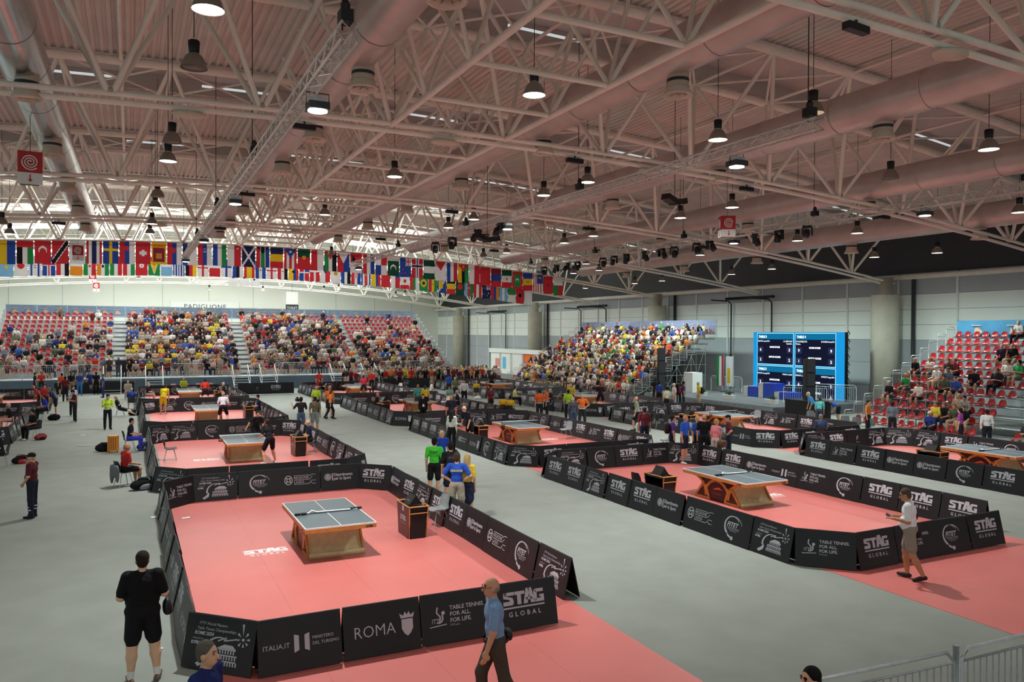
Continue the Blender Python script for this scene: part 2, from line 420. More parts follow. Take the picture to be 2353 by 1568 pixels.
spot = bpy.data.lights.new('high_bay_beam', 'SPOT'); spot.energy = LAMP_W*4; spot.spot_size = math.radians(165); spot.spot_blend = .9; spot.shadow_soft_size = .25; spot.color = (1, .985, .95)
cool = spot.copy(); cool.name = 'wall_row_beam'; cool.energy = 1800; cool.color = (.80, 1, .95)
flood = bpy.data.lights.new('flood_beam', 'SPOT'); flood.energy = FLOOD_W*4; flood.spot_size = math.radians(118); flood.spot_blend = .8; flood.shadow_soft_size = .13; flood.color = (.96, 1, .98)
ROWN = {-6: 'outermost', 1: 'second', 8: 'ridge', 15: 'fourth', 22: 'fifth', 30: 'sixth', 37: 'wall-side'}
def rown(x): return ROWN[min(ROWN, key=lambda k: abs(k-x))]
cnt = {}
for (lst, on) in ((LIT, 1), (UNLIT, 0), (BEHIND, 1)):
    for k, (x, y, z) in enumerate(sorted(lst, key=lambda p: p[1])):
        rn = rown(x); key = (rn, on); cnt[key] = cnt.get(key, 0)+1
        nm = '%s bell-shaped pendant lamp, %s along the %s row of lamps' % ('lit' if on else 'unlit', nth(cnt[key]-1), rn) if lst is not BEHIND else 'lit bell-shaped pendant lamp of the %s row, overhead %s' % (rn, 'beyond the second truss' if y > 20 else 'between the first trusses' if y > 10 else 'before the first truss')
        t = thing('pendant_lamp', (x, y, z), 0, nm, 'lamp', 'pendant lamps under the roof')
        put('ballast', LB, t); put('reflector', LR, t); put('glass', LG if on else (LGW if (k == 0) else LGU), t)
        span('cable', (0, 0, .64), (0, 0, ztop(x)-z+.3), .009, t, UNIT_CABLE)
        if on:
            o = bpy.data.objects.new('lamp_light', cool if x > 36 else spot); COL.objects.link(o); o.parent = t; o.location = (0, 0, -.03)
FLOODS = [(3.3,15.5,9.39),(3.2,28.0,9.38),(3.2,40.6,9.38),(3.1,52.5,9.38),(14.1,15.7,9.38),(14.1,29.4,9.37),(14.1,53,9.37),(25.9,19,9.38),(25.9,29,9.38)]
b = MB(); b.box((0, 0, .09), (.40, .40, .14), DGREY_M); b.box((0, 0, .2), (.3, .3, .1), STEEL_M); FB = b.mesh('flood_body')
b = MB(); b.lathe([(.19, .0), (.19, .02)], LAMP_ON, 18); FG = b.mesh('flood_glass')
for k, (x, y, z) in enumerate(FLOODS):
    t = thing('flood_light', (x, y, z-.2), 0, 'bright flood light hung on the %s lighting truss, %s from the camera' % (('outer', 'middle', 'stage-side')[0 if k < 4 else 1 if k < 7 else 2], nth(k if k < 4 else k-4 if k < 7 else k-7)), 'flood light', 'flood lights on the lighting trusses')
    put('housing', FB, t); put('glass', FG, t)
    b = MB(); b.tube([(-.22, 0, .1), (-.22, 0, .36), (.22, 0, .36), (.22, 0, .1)], .012, BLACK_M, 5); b.obj('yoke', t, True)
    o = bpy.data.objects.new('flood_lamp_light', flood); COL.objects.link(o); o.parent = t; o.location = (0, 0, -.03)
# moving heads
b = MB(); b.box((0, 0, -.06), (.34, .26, .12), BLACK_M); MH1 = b.mesh('moving_head_base')
b = MB(); b.box((-.19, 0, -.27), (.05, .16, .34), BLACK_M); b.box((.19, 0, -.27), (.05, .16, .34), BLACK_M); MH2 = b.mesh('moving_head_yoke')
b = MB(); b.lathe([(.07, .16), (.13, .12), (.15, -.1), (.12, -.2)], BLACK_M, 14, (0, 0, -.38)); b.lathe([(.1, -.2), (.1, -.21)], mat('lens_blue', '3a3c6a', .1, .2), 14, (0, 0, -.38)); MH3 = b.mesh('moving_head_head', True)
MHS = [(25.7, y) for y in (47.7, 45.9, 44.4, 43.2, 40.2, 39.0, 37.7, 36.0, 34.4, 33.3, 31.5, 30.5, 27.4, 25.9, 24.3)]+[(13.9, y) for y in (37.4, 35.1, 32.0, 29.7)]
for k, (x, y) in enumerate(MHS):
    t = thing('moving_head_light', (x, y, 9.47), .6*k, 'black moving-head spotlight under the %s lighting truss, %s from its far end' % ('stage-side' if x > 20 else 'middle', nth(k if x > 20 else k-15)), 'spotlight', 'moving-head spotlights')
    put('base', MH1, t); put('yoke', MH2, t); o = put('head', MH3, t); o.rotation_euler = (.5*math.sin(k), 0, 0)
# hanging line-array style cluster boxes
for k, (x, y, z) in enumerate([(13.9, 31.0, 8.9), (17.6, 22.8, 9.6)]):
    t = thing('hanging_loudspeaker', (x, y, z), .4, ['black curved loudspeaker cluster below the middle lighting truss', 'black round loudspeaker basket hanging between the trusses'][k], 'loudspeaker')
    for q in range(5):
        b = MB(); b.box(((q-2)*.26, 0, -abs(q-2)*-.05), (.26, .34, .2), BLACK_M, (0, -(q-2)*.12, 0)); b.obj('cabinet', t)
    span('cable', (0, 0, .1), (0, 0, ztop(x)-z+.3), .012, t, UNIT_CABLE)
# emergency light boxes and oval discs on the bottom chords
EB = [(4.4,22.4,10.6),(12.2,10.4,10.25),(13.2,22.4,10.65),(13.6,34.4,10.7),(21.1,34.4,10.4),(20.6,22.4,10.3),(-3.4,34.4,10.5),(4.4,34.4,10.75),(-3.3,46.4,10.5),(4.5,46.4,10.75),(13.7,46.4,10.6),(21.3,46.4,10.4),(28.0,22.4,9.8),(28.5,34.4,9.8),(-3.3,58.4,10.45),(13.8,58.4,10.6),(21.5,58.4,10.35)]
b = MB(); b.box((0, 0, -.13), (.62, .16, .14), BLACK_M); b.box((0, 0, -.04), (.04, .04, .14), DGREY_M); EBM = b.mesh('emergency_box')
for k, (x, y, z) in enumerate(EB):
    put('emergency_light', EBM, None, (x, y, zbot(x)-.24), .1, 'black emergency light box under the %s truss, %s from its outer end' % (nth(int((y-10)/12)), nth(sum(1 for q in EB if q[1] == y and q[0] < x))), 'emergency light', 'black boxes under the trusses')
b = MB(); b.lathe([(.30, .05), (.34, .02), (.34, -.03), (.30, -.06)], CREAM_M, 20); OVM = b.mesh('ceiling_disc', True)
for k, (x, y) in enumerate([(1.4,22.4),(8.6,22.4),(14.9,10.4),(16.2,22.4),(8.0,10.4),(1.4,46.4),(8.6,46.4)]):
    o = put('ceiling_speaker_disc', OVM, None, (x, y, zbot(x)-.34), 0, 'cream oval disc under the %s truss from the camera, %s' % (nth(int((y-10)/12)), ['outer half', 'at the ridge', 'stage half', 'stage half', 'at the ridge', 'outer half', 'at the ridge'][k]), 'ceiling speaker', 'cream discs under the trusses'); o.scale = (1.25, .8, 1)
# hose-reel signs
def spiral(bb, m, x0, z0, R, y):
    pts = []
    for k in range(44):
        a = k*.42; r = R*(.12+.88*k/43); pts.append((x0+r*math.cos(a), y, z0+r*math.sin(a)))
    bb.tube(pts, R*.075, m, 4)
SIGNRED = mat('sign_red', 'b3262c', .5); 
for k, (x, y, z, s, rz, lb) in enumerate([(-2.6, 26.5, 9.55, 1.0, .1, 'largest red and white hose-reel sign with spiral and arrow'), (-2.95, 56.2, 9.75, 1.0, 0, 'red and white spiral sign hanging before the Thai flag'), (23.9, 27.2, 9.6, .95, -.5, 'cube-shaped red and white spiral sign hanging by a lighting truss'), (26.2, 59.3, 9.85, 1.0, -.3, 'red and white spiral sign between the flags near the Mongolian one'), (-3.2, 84, 9.9, 1.0, 0, 'small spiral sign hanging below the lower flag row'), (-3.3, 96, 9.6, 1.0, 0, 'farthest spiral sign before the white back wall')]):
    t = thing('hose_sign', (x, y, z), rz, lb, 'sign', 'red spiral hose-reel signs')
    for q in ((0, math.pi/2) if k == 2 else (0,)):
        pt = Matrix.Rotation(q, 4, 'Z')
        b = MB(); b.box((0, 0, .2), (.62*s, .05, .62*s), SIGNRED); o = b.obj('red_panel', t)
        b2 = MB(); b2.box((0, 0, -.27), (.62*s, .05, .34*s), WHITE_M); o2 = b2.obj('white_panel', t)
        b3 = MB(); spiral(b3, WHITE_M, 0, .2, .23*s, -.03); spiral(b3, WHITE_M, 0, .2, .23*s, .03); o3 = b3.obj('spiral', t)
        b4 = MB(); b4.prism([(-.015, -.16), (.015, -.16), (.015, -.3), (.06, -.3), (0, -.38), (-.06, -.3), (-.015, -.3)], .064, SIGNRED); o4 = b4.obj('arrow', t)
        if k == 2:
            sh = Vector((.31, 0, 0)) if q == 0 else Vector((0, .31, 0))
            for ob in (o, o2, o3, o4): ob.matrix_local = Matrix.Translation(sh-Vector((.31, .31, 0)) if q else Vector((0, -.31, 0))) @ pt
    span('cable', (0, 0, .5), (0, 0, ztop(x)-z+.3), .008, t, UNIT_CABLE)

# ================================================================== flags
C = dict(r='c8323c', w='e4e2e4', b='2b4a9c', n='262c58', y='e3bb2e', k='1f1d22', g='2c8a4a', d='1d4f3a', o='e08a2c', l='7fb4dc', m='8a2a3c', t='b8903a')
def flag_col(spec, s, t):
    """colour at s (left to right) and t (top to bottom) of a hanging flag"""
    c = None
    for op in spec:
        a = op.split(':'); k = a[0]
        if k == 'V': q = a[1]; c = q[min(int(s*len(q)), len(q)-1)]
        elif k == 'H': q = a[1]; c = q[min(int(t*len(q)), len(q)-1)]
        elif k == 'top' and t < float(a[2]): c = a[1]
        elif k == 'X':      # cross: colour, centre s, centre t, half width
            if abs(s-float(a[2])) < float(a[4]) or abs(t-float(a[3]))*1.5 < float(a[4]): c = a[1]
        elif k == 'D':      # disc
            if (s-float(a[2]))**2+((t-float(a[3]))*1.5)**2 < float(a[4])**2: c = a[1]
        elif k == 'C':      # crescent
            x, y, r = float(a[2]), float(a[3]), float(a[4])
            if (s-x)**2+((t-y)*1.5)**2 < r*r and (s-x)**2+((t-y)*1.5-.3*r)**2 > (.8*r)**2: c = a[1]
        elif k == 'R':
            if float(a[2]) < s < float(a[4]) and float(a[3]) < t < float(a[5]): c = a[1]
        elif k == 'T':      # triangle from the top edge, depth
            if t < float(a[2])*(1-abs(s-.5)*2): c = a[1]
        elif k == 'S':      # saltire, half width
            if abs(s-t) < float(a[2]) or abs(s+t-1) < float(a[2]): c = a[1]
        elif k == 'G':      # falling diagonal band
            if abs((1-s)-t) < float(a[2]): c = a[1]
        elif k == 'B':      # border
            if min(s, 1-s, t, 1-t) < float(a[2]): c = a[1]
        elif k == 'U':      # union canton in the upper corner
            if t < .42 and s > .5:
                q, p = (s-.5)*2, t/.42; c = 'b'
                if abs(q-p) < .12 or abs(q+p-1) < .12: c = 'w'
                if abs(q-.5) < .17 or abs(p-.5) < .17: c = 'w'
                if abs(q-.5) < .09 or abs(p-.5) < .09: c = 'r'
        elif k == 'K':      # checker shield
            if abs(s-.5) < .22 and abs(t-.42) < .2: c = 'rw'[(int(s*14)+int(t*20)) % 2]
    return c
UPF = [('Ukrainian','V:yb'),('Emirati','V:kwg|top:r:.28'),('Turkish','V:r|C:w:.5:.4:.26'),('Trinidadian','V:r|G:w:.2|G:k:.14'),('white emblem','V:w|D:n:.5:.55:.2|D:w:.5:.5:.15'),('Thai','V:rwnnwr'),('Swedish','V:b|X:y:.5:.38:.09'),('Slovak','V:rbw|D:r:.5:.3:.16'),('Swiss','V:r|R:w:.42:.34:.58:.66|R:w:.25:.44:.75:.56'),('Sri Lankan','V:m|B:y:.08|H:m|B:y:.1|R:o:.1:.08:.9:.26|R:t:.3:.5:.7:.75'),('Serbian','V:rbw|D:r:.45:.35:.15'),('white and blue','V:bww'),('Slovenian','V:rbw|D:w:.5:.3:.12|D:b:.5:.3:.09'),('Uzbek','V:bwg'),('Singaporean','V:wr|C:w:.75:.2:.12'),('Scottish','V:n|S:w:.075'),('South African','V:rgb|T:k:.35|R:w:.3:0:.36:1|R:w:.64:0:.7:1'),('Romanian','H:nyr'),('Puerto Rican','V:rwrwr|T:b:.5|D:w:.5:.16:.1'),('Portuguese','H:ddrrr|D:y:.5:.4:.14|D:r:.5:.4:.07'),('red and white','V:rw'),('Palestinian','V:gwk|T:r:.4'),('Philippine','V:rb|T:w:.55|D:y:.5:.18:.07'),('Peruvian','H:rw'),('Paraguayan','V:rwb'),('Panamanian','V:wr|R:b:0:.5:.5:1|R:w:.5:.5:1:1|R:r:.5:0:1:.5'),('Pakistani','V:d|top:w:.2|C:w:.5:.58:.26'),('New Zealand','V:b|U:1|D:r:.3:.6:.05|D:r:.2:.8:.05|D:r:.45:.78:.05'),('Norwegian','V:r|X:w:.5:.38:.13|X:n:.5:.38:.07'),('Nigerian','H:dwd'),('Nepalese','V:w|T:r:.5|R:w:.0:.0:.05:1'),('Dutch','V:bwr'),('Mozambican','V:ykg|T:r:.4|D:y:.5:.12:.08'),('Monegasque','V:wr'),('plain red','V:r'),('Mongolian','H:mbr'),('Mexican','H:dwr|D:t:.5:.5:.12'),('Maldivian','V:r|R:g:.2:.15:.8:.85|C:w:.5:.5:.16'),('Moldovan','H:byr|D:t:.5:.5:.13'),('Malaysian','V:rwrwrwrw|R:b:.4:0:1:.5|C:y:.68:.22:.15'),('Moroccan','V:r|D:m:.5:.5:.12'),('Malagasy','V:gr|top:w:.42')]
LOF = [('Kazakh','V:l|D:y:.5:.5:.14'),('Japanese','V:w|D:r:.5:.42:.28'),('Israeli','V:wbwwwbw|D:b:.5:.5:.12|D:w:.5:.5:.08'),('Icelandic','V:b|X:w:.5:.38:.13|X:r:.5:.38:.07'),('Iraqi','V:rwk'),('white over orange','H:wo'),('Iranian','V:gwr|D:r:.5:.5:.1'),('Indian','V:owg|D:n:.5:.5:.12'),('Hungarian','V:gwr'),('Kuwaiti','V:rwg|T:k:.3'),('Hong Kong','V:r|D:w:.5:.45:.2|D:r:.5:.45:.06'),('Guyanese','V:g|T:w:.95|T:y:.85|T:r:.45'),('Guatemalan','H:wl|D:t:.5:.3:.1'),('Greek','V:bwbwbwbwb'),('German','V:kry'),('Georgian','V:w|X:r:.5:.5:.08'),('white over red','H:wr'),('Finnish','V:w|X:b:.5:.38:.1'),('Estonian','V:bkw'),('Spanish','V:ryyr'),('Salvadoran','V:bwb|D:t:.5:.5:.1'),('English','V:w|X:r:.5:.5:.08'),('Egyptian','V:rwk|D:t:.5:.5:.08'),('Ecuadorian','V:yybr|D:k:.5:.5:.13'),('Dominican','V:rb|R:b:0:.5:.5:1|R:r:.5:.5:1:1|X:w:.5:.5:.07'),('Danish','V:r|X:w:.5:.38:.09'),('Czech','V:wr|T:n:.5'),('Cypriot','V:w|D:t:.5:.42:.2'),('blue and white','V:bwk'),('Croatian','V:rwb|K:1'),('Costa Rican','V:bwrrwb|D:t:.5:.35:.1'),('Colombian','V:yybr'),('Chinese','V:r|D:y:.75:.16:.09'),('Chilean','V:wr|R:b:.5:0:1:.35'),('Canadian','H:rwwr|D:r:.5:.5:.16'),('Bulgarian','V:rgw'),('Brazilian','V:g|D:y:.5:.5:.36|D:n:.5:.5:.18'),('Bolivian','V:ryg|D:t:.5:.5:.09'),('Bosnian','V:b|G:w:.08|R:y:.1:.2:.6:.7'),('Belgian','H:kyr'),('Bangladeshi','V:d|D:r:.5:.45:.3'),('Azerbaijani','V:lrg|C:w:.5:.5:.12'),('Austrian','V:rwr'),('Australian','V:n|U:1|D:w:.25:.3:.05|D:w:.25:.7:.05|D:w:.6:.8:.05|D:w:.75:.65:.05'),('Armenian','V:rbo'),('Argentine','V:lwl|D:y:.5:.5:.08'),('Algerian','H:gw|C:r:.5:.5:.15'),('Albanian','V:r|D:k:.5:.45:.2'),('plain white','V:w')]
def make_flag(spec, wd, ht, seed):
    nx, ny = 20, 28; r = random.Random(seed); p1, p2 = r.random()*6, r.random()*6
    vs = []; 
    for j in range(ny+1):
        for i in range(nx+1):
            s, t = i/nx, j/ny
            vs.append(((s-.5)*wd, .035*t*math.sin(s*7+p1)+.02*t*math.sin(t*5+p2), -t*ht-.012*math.sin(s*math.pi*1.0+p2)*t))
    fs = [(j*(nx+1)+i, j*(nx+1)+i+1, (j+1)*(nx+1)+i+1, (j+1)*(nx+1)+i) for j in range(ny) for i in range(nx)]
    me = bpy.data.meshes.new('flag_cloth'); me.from_pydata(vs, [], fs); me.materials.append(FLAGM)
    ops = spec.split('|'); cols = []
    for j in range(ny):
        for i in range(nx):
            c = lin(C[flag_col(ops, (i+.5)/nx, (j+.5)/ny)]); cols += [*c, 1.0]*4
    ca = me.color_attributes.new('col', 'FLOAT_COLOR', 'CORNER'); ca.data.foreach_set('color', cols)
    me.polygons.foreach_set('use_smooth', [True]*len(fs)); return me
FLAGM = prop_mat('flag_cloth', 'col', .8, True)
_nt = FLAGM.node_tree; _p = _nt.nodes['Principled BSDF']; _tr = _nt.nodes.new('ShaderNodeBsdfTranslucent'); _mx = _nt.nodes.new('ShaderNodeMixShader'); _mx.inputs[0].default_value = .45
_at = [n for n in _nt.nodes if n.type == 'ATTRIBUTE'][0]; _out = [n for n in _nt.nodes if n.type == 'OUTPUT_MATERIAL'][0]
_nt.links.new(_at.outputs['Color'], _tr.inputs['Color']); _nt.links.new(_p.outputs[0], _mx.inputs[1]); _nt.links.new(_tr.outputs[0], _mx.inputs[2]); _nt.links.new(_mx.outputs[0], _out.inputs['Surface'])
for lst, y, xa, xb, rown_ in ((UPF, 58.4, -7.45, 33.2, 'upper'), (LOF, 70.4, -8.9, 36.5, 'lower')):
    n = len(lst); pitch = (xb-xa)/n
    for i, (nm, sp_) in enumerate(lst):
        x = xa+(i+.5)*pitch
        put('hanging_flag', make_flag(sp_, pitch*.93, 1.48, i*7+len(nm)), None, (x, y-.2, zbot(x)-.06), 0, '%s flag hung vertically in the %s row of flags' % (nm, rown_), 'flag', '%s row of national flags' % rown_)
for k in range(3):
    x = 9.2+k*1.05
    put('hanging_flag', make_flag('V:w|D:k:.4:.5:.1|D:r:.7:.4:.06' if k == 2 else 'V:w|D:k:.5:.4:.12', .95, 1.4, 900+k), None, (x, 82.2, zbot(x)-.16), 0, 'white sponsor banner hung below the lower flags, %s in line' % nth(k), 'banner', 'white banners below the flags')

# ================================================================== printed graphics for the boards
def text_geo(txt, size, x, y, align='LEFT', shear=0.0, bold=0.0, spacing=1.0, sx=1.0):
    cu = bpy.data.curves.new('lettering', 'FONT'); cu.body = txt; cu.size = size; cu.align_x = align; cu.shear = shear
    cu.offset = bold; cu.space_character = spacing; cu.resolution_u = 2; cu.fill_mode = 'FRONT'
    ob = bpy.data.objects.new('lettering', cu)
    me = bpy.data.meshes.new_from_object(ob)
    vs = [(v.co.x*sx+x, v.co.y+y) for v in me.vertices]; fs = [tuple(p.vertices) for p in me.polygons]
    bpy.data.objects.remove(ob); bpy.data.curves.remove(cu); bpy.data.meshes.remove(me)
    return vs, fs
class G2:
    """flat artwork in the x (across) / y (up) plane"""
    def __init__(s, m): s.b = MB(); s.m = m
    def poly(s, pts, m=None): s.b.add([(x, 0, y) for x, y in pts], [tuple(range(len(pts)))], m or s.m)
    def text(s, *a, m=None, **k):
        vs, fs = text_geo(*a, **k); s.b.add([(x, 0, y) for x, y in vs], fs, m or s.m)
    def bar(s, x0, y0, x1, y1, m=None): s.poly([(x0, y0), (x1, y0), (x1, y1), (x0, y1)], m)
    def arc(s, cx, cy, r, a0, a1, w0, w1, n=24, sx=1, m=None):
        for k in range(n):
            t0, t1 = k/n, (k+1)/n; A, B = math.radians(a0+(a1-a0)*t0), math.radians(a0+(a1-a0)*t1)
            wa, wb = w0+(w1-w0)*t0, w0+(w1-w0)*t1
            s.poly([(cx+sx*(r-wa)*math.cos(A), cy+(r-wa)*math.sin(A)), (cx+sx*(r+wa)*math.cos(A), cy+(r+wa)*math.sin(A)), (cx+sx*(r+wb)*math.cos(B), cy+(r+wb)*math.sin(B)), (cx+sx*(r-wb)*math.cos(B), cy+(r-wb)*math.sin(B))], m)
    def disc(s, cx, cy, r, n=16, m=None): s.poly([(cx+r*math.cos(2*math.pi*k/n), cy+r*math.sin(2*math.pi*k/n)) for k in range(n)], m)
    def line(s, pts, w, m=None):
        for (x0, y0), (x1, y1) in zip(pts, pts[1:]):
            d = math.hypot(x1-x0, y1-y0) or 1; nx, ny = -(y1-y0)/d*w/2, (x1-x0)/d*w/2
            s.poly([(x0+nx, y0+ny), (x1+nx, y1+ny), (x1-nx, y1-ny), (x0-nx, y0-ny)], m)
    def mesh(s, name): return s.b.mesh(name)
def stag_letters(g, x, y, h, m=None):
    """four heavy block letters, total width about 2.9 h"""
    u = h/5
    def P(ox, pts): g.poly([(x+(ox+a)*u, y+b*u) for a, b in pts], m)
    P(0, [(0, 0), (3.4, 0), (3.9, .6), (3.9, 1.3), (0, 1.3)]); P(0, [(2.5, 1.3), (3.9, 1.3), (3.6, 2.4), (1.4, 3.0), (.1, 2.4), (2.3, 1.9)])
    P(0, [(.1, 2.4), (1.4, 3.0), (1.4, 2.9), (1.4, 4.3), (.4, 4.3), (.1, 3.8)]); P(0, [(.4, 3.2), (4.2, 3.2), (4.2, 4.3), (.4, 4.3)])
    P(4.0, [(.4, 3.2), (4.2, 3.2), (4.2, 4.3), (.4, 4.3)]); P(4.0, [(1.3, 0), (2.8, 0), (2.8, 3.2), (1.3, 3.2)])
    P(7.6, [(0, 0), (1.6, 0), (2.6, 5), (1.2, 5)]); P(7.6, [(2.6, 5), (1.9, 5), (2.9, 0), (4.5, 0), (3.3, 5)]); P(7.6, [(1.0, 1.1), (3.5, 1.1), (3.4, 2.0), (1.1, 2.0)])
    P(11.6, [(0.6, 0), (4, 0), (4, 2.3), (2.2, 2.3), (2.2, 1.5), (2.8, 1.5), (2.8, 1.1), (.6, 1.1)]); P(11.6, [(0, .6), (.6, 0), (1.3, 1.1), (1.3, 3.2), (.6, 4.3), (0, 3.6)]); P(11.6, [(.6, 3.2), (3.8, 3.2), (3.8, 4.3), (.6, 4.3)])
    return 15.6*u
def art_stag(m=PRINT_M):
    g = G2(m); wd = 15.6*.24/5; x = -wd/2
    stag_letters(g, x, .02, .24); g.bar(x, -.035, x+wd, -.01); g.text('GLOBAL', .105, 0, -.16, align='CENTER', spacing=1.75, bold=.002); return g
def art_masters():
    g = G2(PRINT_M)
    g.text('ITTF World Masters', .058, -.38, .235, shear=.3); g.text('Table Tennis Championships', .058, -.41, .165, shear=.3)
    g.text('ROME 2024', .066, -.44, .095, shear=.3, bold=.002); g.text('PRESENTED BY', .028, -.46, .03, shear=.2); stag_letters(g, -.48, -.04, .05)
    for k, L in zip(range(8), (.21, .12, .11, .1, .1, .11, .1, .12)):
        a = math.radians(96-45*k); cx, cy = .40, .10
        d = (math.cos(a), math.sin(a)); e = (-d[1], d[0])
        g.poly([(cx+d[0]*.045, cy+d[1]*.045), (cx+d[0]*L+e[0]*.018, cy+d[1]*L+e[1]*.018), (cx+d[0]*L-e[0]*.018, cy+d[1]*L-e[1]*.018)])
    g.disc(.40, .10, .022)
    g.arc(.02, -.13, .22, 60, 190, .004, .02, 18, 1.15)
    g.poly([(-.36, -.30), (-.24, -.22), (-.20, -.14), (-.17, -.20), (-.19, -.27), (-.31, -.34)])
    g.line([(-.02, .04), (.12, .10), (.08, .05), (.33, .10)], .018)
    for r, (yy, x0, x1) in enumerate(((-.28, -.10, .32), (-.20, -.08, .33), (-.12, -.02, .30))):
        g.bar(x0, yy+.05, x1, yy+.068)
        k = x0
        while k < x1: g.bar(k, yy, k+.022, yy+.055); k += .046
    g.poly([(-.02, -.05), (.30, -.05), (.24, .0), (.1, .005)]); return g
def art_fitet():
    g = G2(PRINT_M)
    g.arc(-.02, .01, .22, 35, 235, .006, .026, 26, 1.1); g.arc(.02, -.02, .25, 20, 110, .004, .012, 16, 1.15)
    g.poly([(-.16, -.15), (-.12, -.19), (.0, -.25), (-.02, -.28), (-.13, -.24)]); g.disc(.02, -.27, .045)
    g.text('FITET', .145, -.02, -.01, align='CENTER', shear=.3, bold=.004); g.bar(-.19, -.045, .22, -.035); g.text('FEDERAZIONE ITALIANA', .032, .03, -.085, align='CENTER', shear=.3); g.text('TENNISTAVOLO', .03, .03, -.12, align='CENTER', shear=.3); return g
def art_lazio():
    g = G2(PRINT_M); cx = -.35
    pts = [(cx+.115*math.cos(math.radians(22.5+45*k)), .01+.135*math.sin(math.radians(22.5+45*k))) for k in range(9)]
    g.line(pts, .022); g.arc(cx, .01, .05, 0, 360, .012, .012, 14)
    for k in range(4):
        a = math.radians(45+90*k); g.line([(cx+.05*math.cos(a), .01+.05*math.sin(a)), (cx+.11*math.cos(a), .01+.12*math.sin(a))], .03)
    g.text('REGIONE', .105, -.19, .035); g.text('LAZIO', .105, -.19, -.095)
    g.line([(-.19, .135), (.25, .135), (.28, .11), (.34, .15), (.46, .15)], .012); g.line([(-.19, .005), (.27, .005), (.36, .09)], .012)
    g.line([(-.19, -.125), (.25, -.125), (.34, -.03), (.46, -.03)], .012); g.line([(.31, -.09), (.36, -.125), (.46, -.125)], .012); return g
def art_dip():
    g = G2(PRINT_M); g.arc(-.38, .02, .095, 0, 360, .01, .01, 20); g.arc(-.38, .02, .055, 0, 360, .012, .012, 14); g.bar(-.4, -.02, -.36, .06)
    g.bar(-.255, -.09, -.225, .13); g.text('Dipartimento', .125, -.20, .04, bold=.003, sx=.86); g.text('per lo Sport', .125, -.20, -.075, bold=.003, sx=.86); return g
def art_roma():
    g = G2(PRINT_M); g.text('ROMA', .24, -.45, -.1, bold=-.002, sx=.95)
    g.poly([(.30, -.06), (.30, .08), (.48, .08), (.48, -.06), (.44, -.13), (.39, -.17), (.34, -.13)])
    g.poly([(.29, .095), (.49, .095), (.51, .17), (.45, .13), (.42, .19), (.39, .14), (.36, .19), (.33, .13), (.27, .17)]); return g
def art_italia():
    g = G2(PRINT_M); g.text('ITALIA.IT', .095, -.53, -.045); g.poly([(-.09, -.13), (-.02, -.10), (-.02, .10), (-.09, .12)]); g.poly([(.06, -.10), (.13, -.13), (.13, .12), (.06, .10)])
    g.text('MINISTERO', .062, .17, .02); g.text('DEL TURISMO', .062, .17, -.06); return g
def art_tt():
    g = G2(PRINT_M); g.line([(-.46, -.12), (-.18, -.10)], .014); g.text('ITTF', .10, -.43, -.07, shear=.2, sx=.85)
    g.line([(-.32, .17), (-.34, .09), (-.28, .02), (-.30, -.06)], .022); g.disc(-.23, .075, .03); g.arc(-.31, .0, .07, 240, 400, .008, .014, 10)
    g.text('TABLE TENNIS.', .088, -.12, .11, bold=.0015); g.text('FOR ALL.', .088, -.12, .015, bold=.0015); g.text('FOR LIFE.', .088, -.12, -.08, bold=.0015); g.text('ITTF.com', .04, -.12, -.135); return g
def art_blank():
    g = G2(PRINT_M); g.line([(-.06, -.08), (.0, .1), (.03, -.02), (.08, .14)], .014); g.bar(-.12, -.16, .14, -.152); return g
ART = {k: f().mesh('print_'+k) for k, f in dict(s=art_stag, m=art_masters, f=art_fitet, l=art_lazio, d=art_dip, r=art_roma, i=art_italia, t=art_tt, k=art_blank).items()}
ARTTXT = dict(s='block-letter logo', m='colosseum and starburst', f='crescent and ball logo', l='octagonal crest', d='round seal and lettering', r='capitals and crowned shield', i='two upright bars', t='three-line slogan', k='thin scribble mark')
# ---- folding A-shaped barrier boards
BL, BH, BS = 1.21, .76, .17       # length, slant height, half foot spread
b = MB(); b.box((0, 0, BH/2), (BL-.02, .014, BH), BOARD_M); b.box((0, 0, BH-.008), (BL-.02, .02, .016), BOARDEDGE_M); PANEL = b.mesh('board_panel')
TILT = math.asin(BS/BH)
COURT = {}
def board(x, y, ang, outer, inner, label):
    """centre of its foot line, direction of its length, outer face towards local -y"""
    jr = random.Random(int(x*131+y*37)); x += jr.uniform(-.02, .02); y += jr.uniform(-.02, .02); ang += jr.uniform(-.03, .03)      # set out by hand
    t = thing('barrier_board', (x, y, .006), ang, label, 'barrier board', 'black barrier boards round the courts')
    for s, art in ((-1, outer), (1, inner)):
        p = put('panel', PANEL, t, M=Matrix.Translation((0, s*BS, .012)) @ Matrix.Rotation(s*TILT, 4, 'X'))
        if art:
            M = Matrix.Translation((0, s*.0085, BH/2)) @ (Matrix.Identity(4) if s < 0 else Matrix.Rotation(math.pi, 4, 'Z'))
            put('print', ART[art], p, M=M)
    return t
HW, HL, CUT = 3.21, 6.3, .79
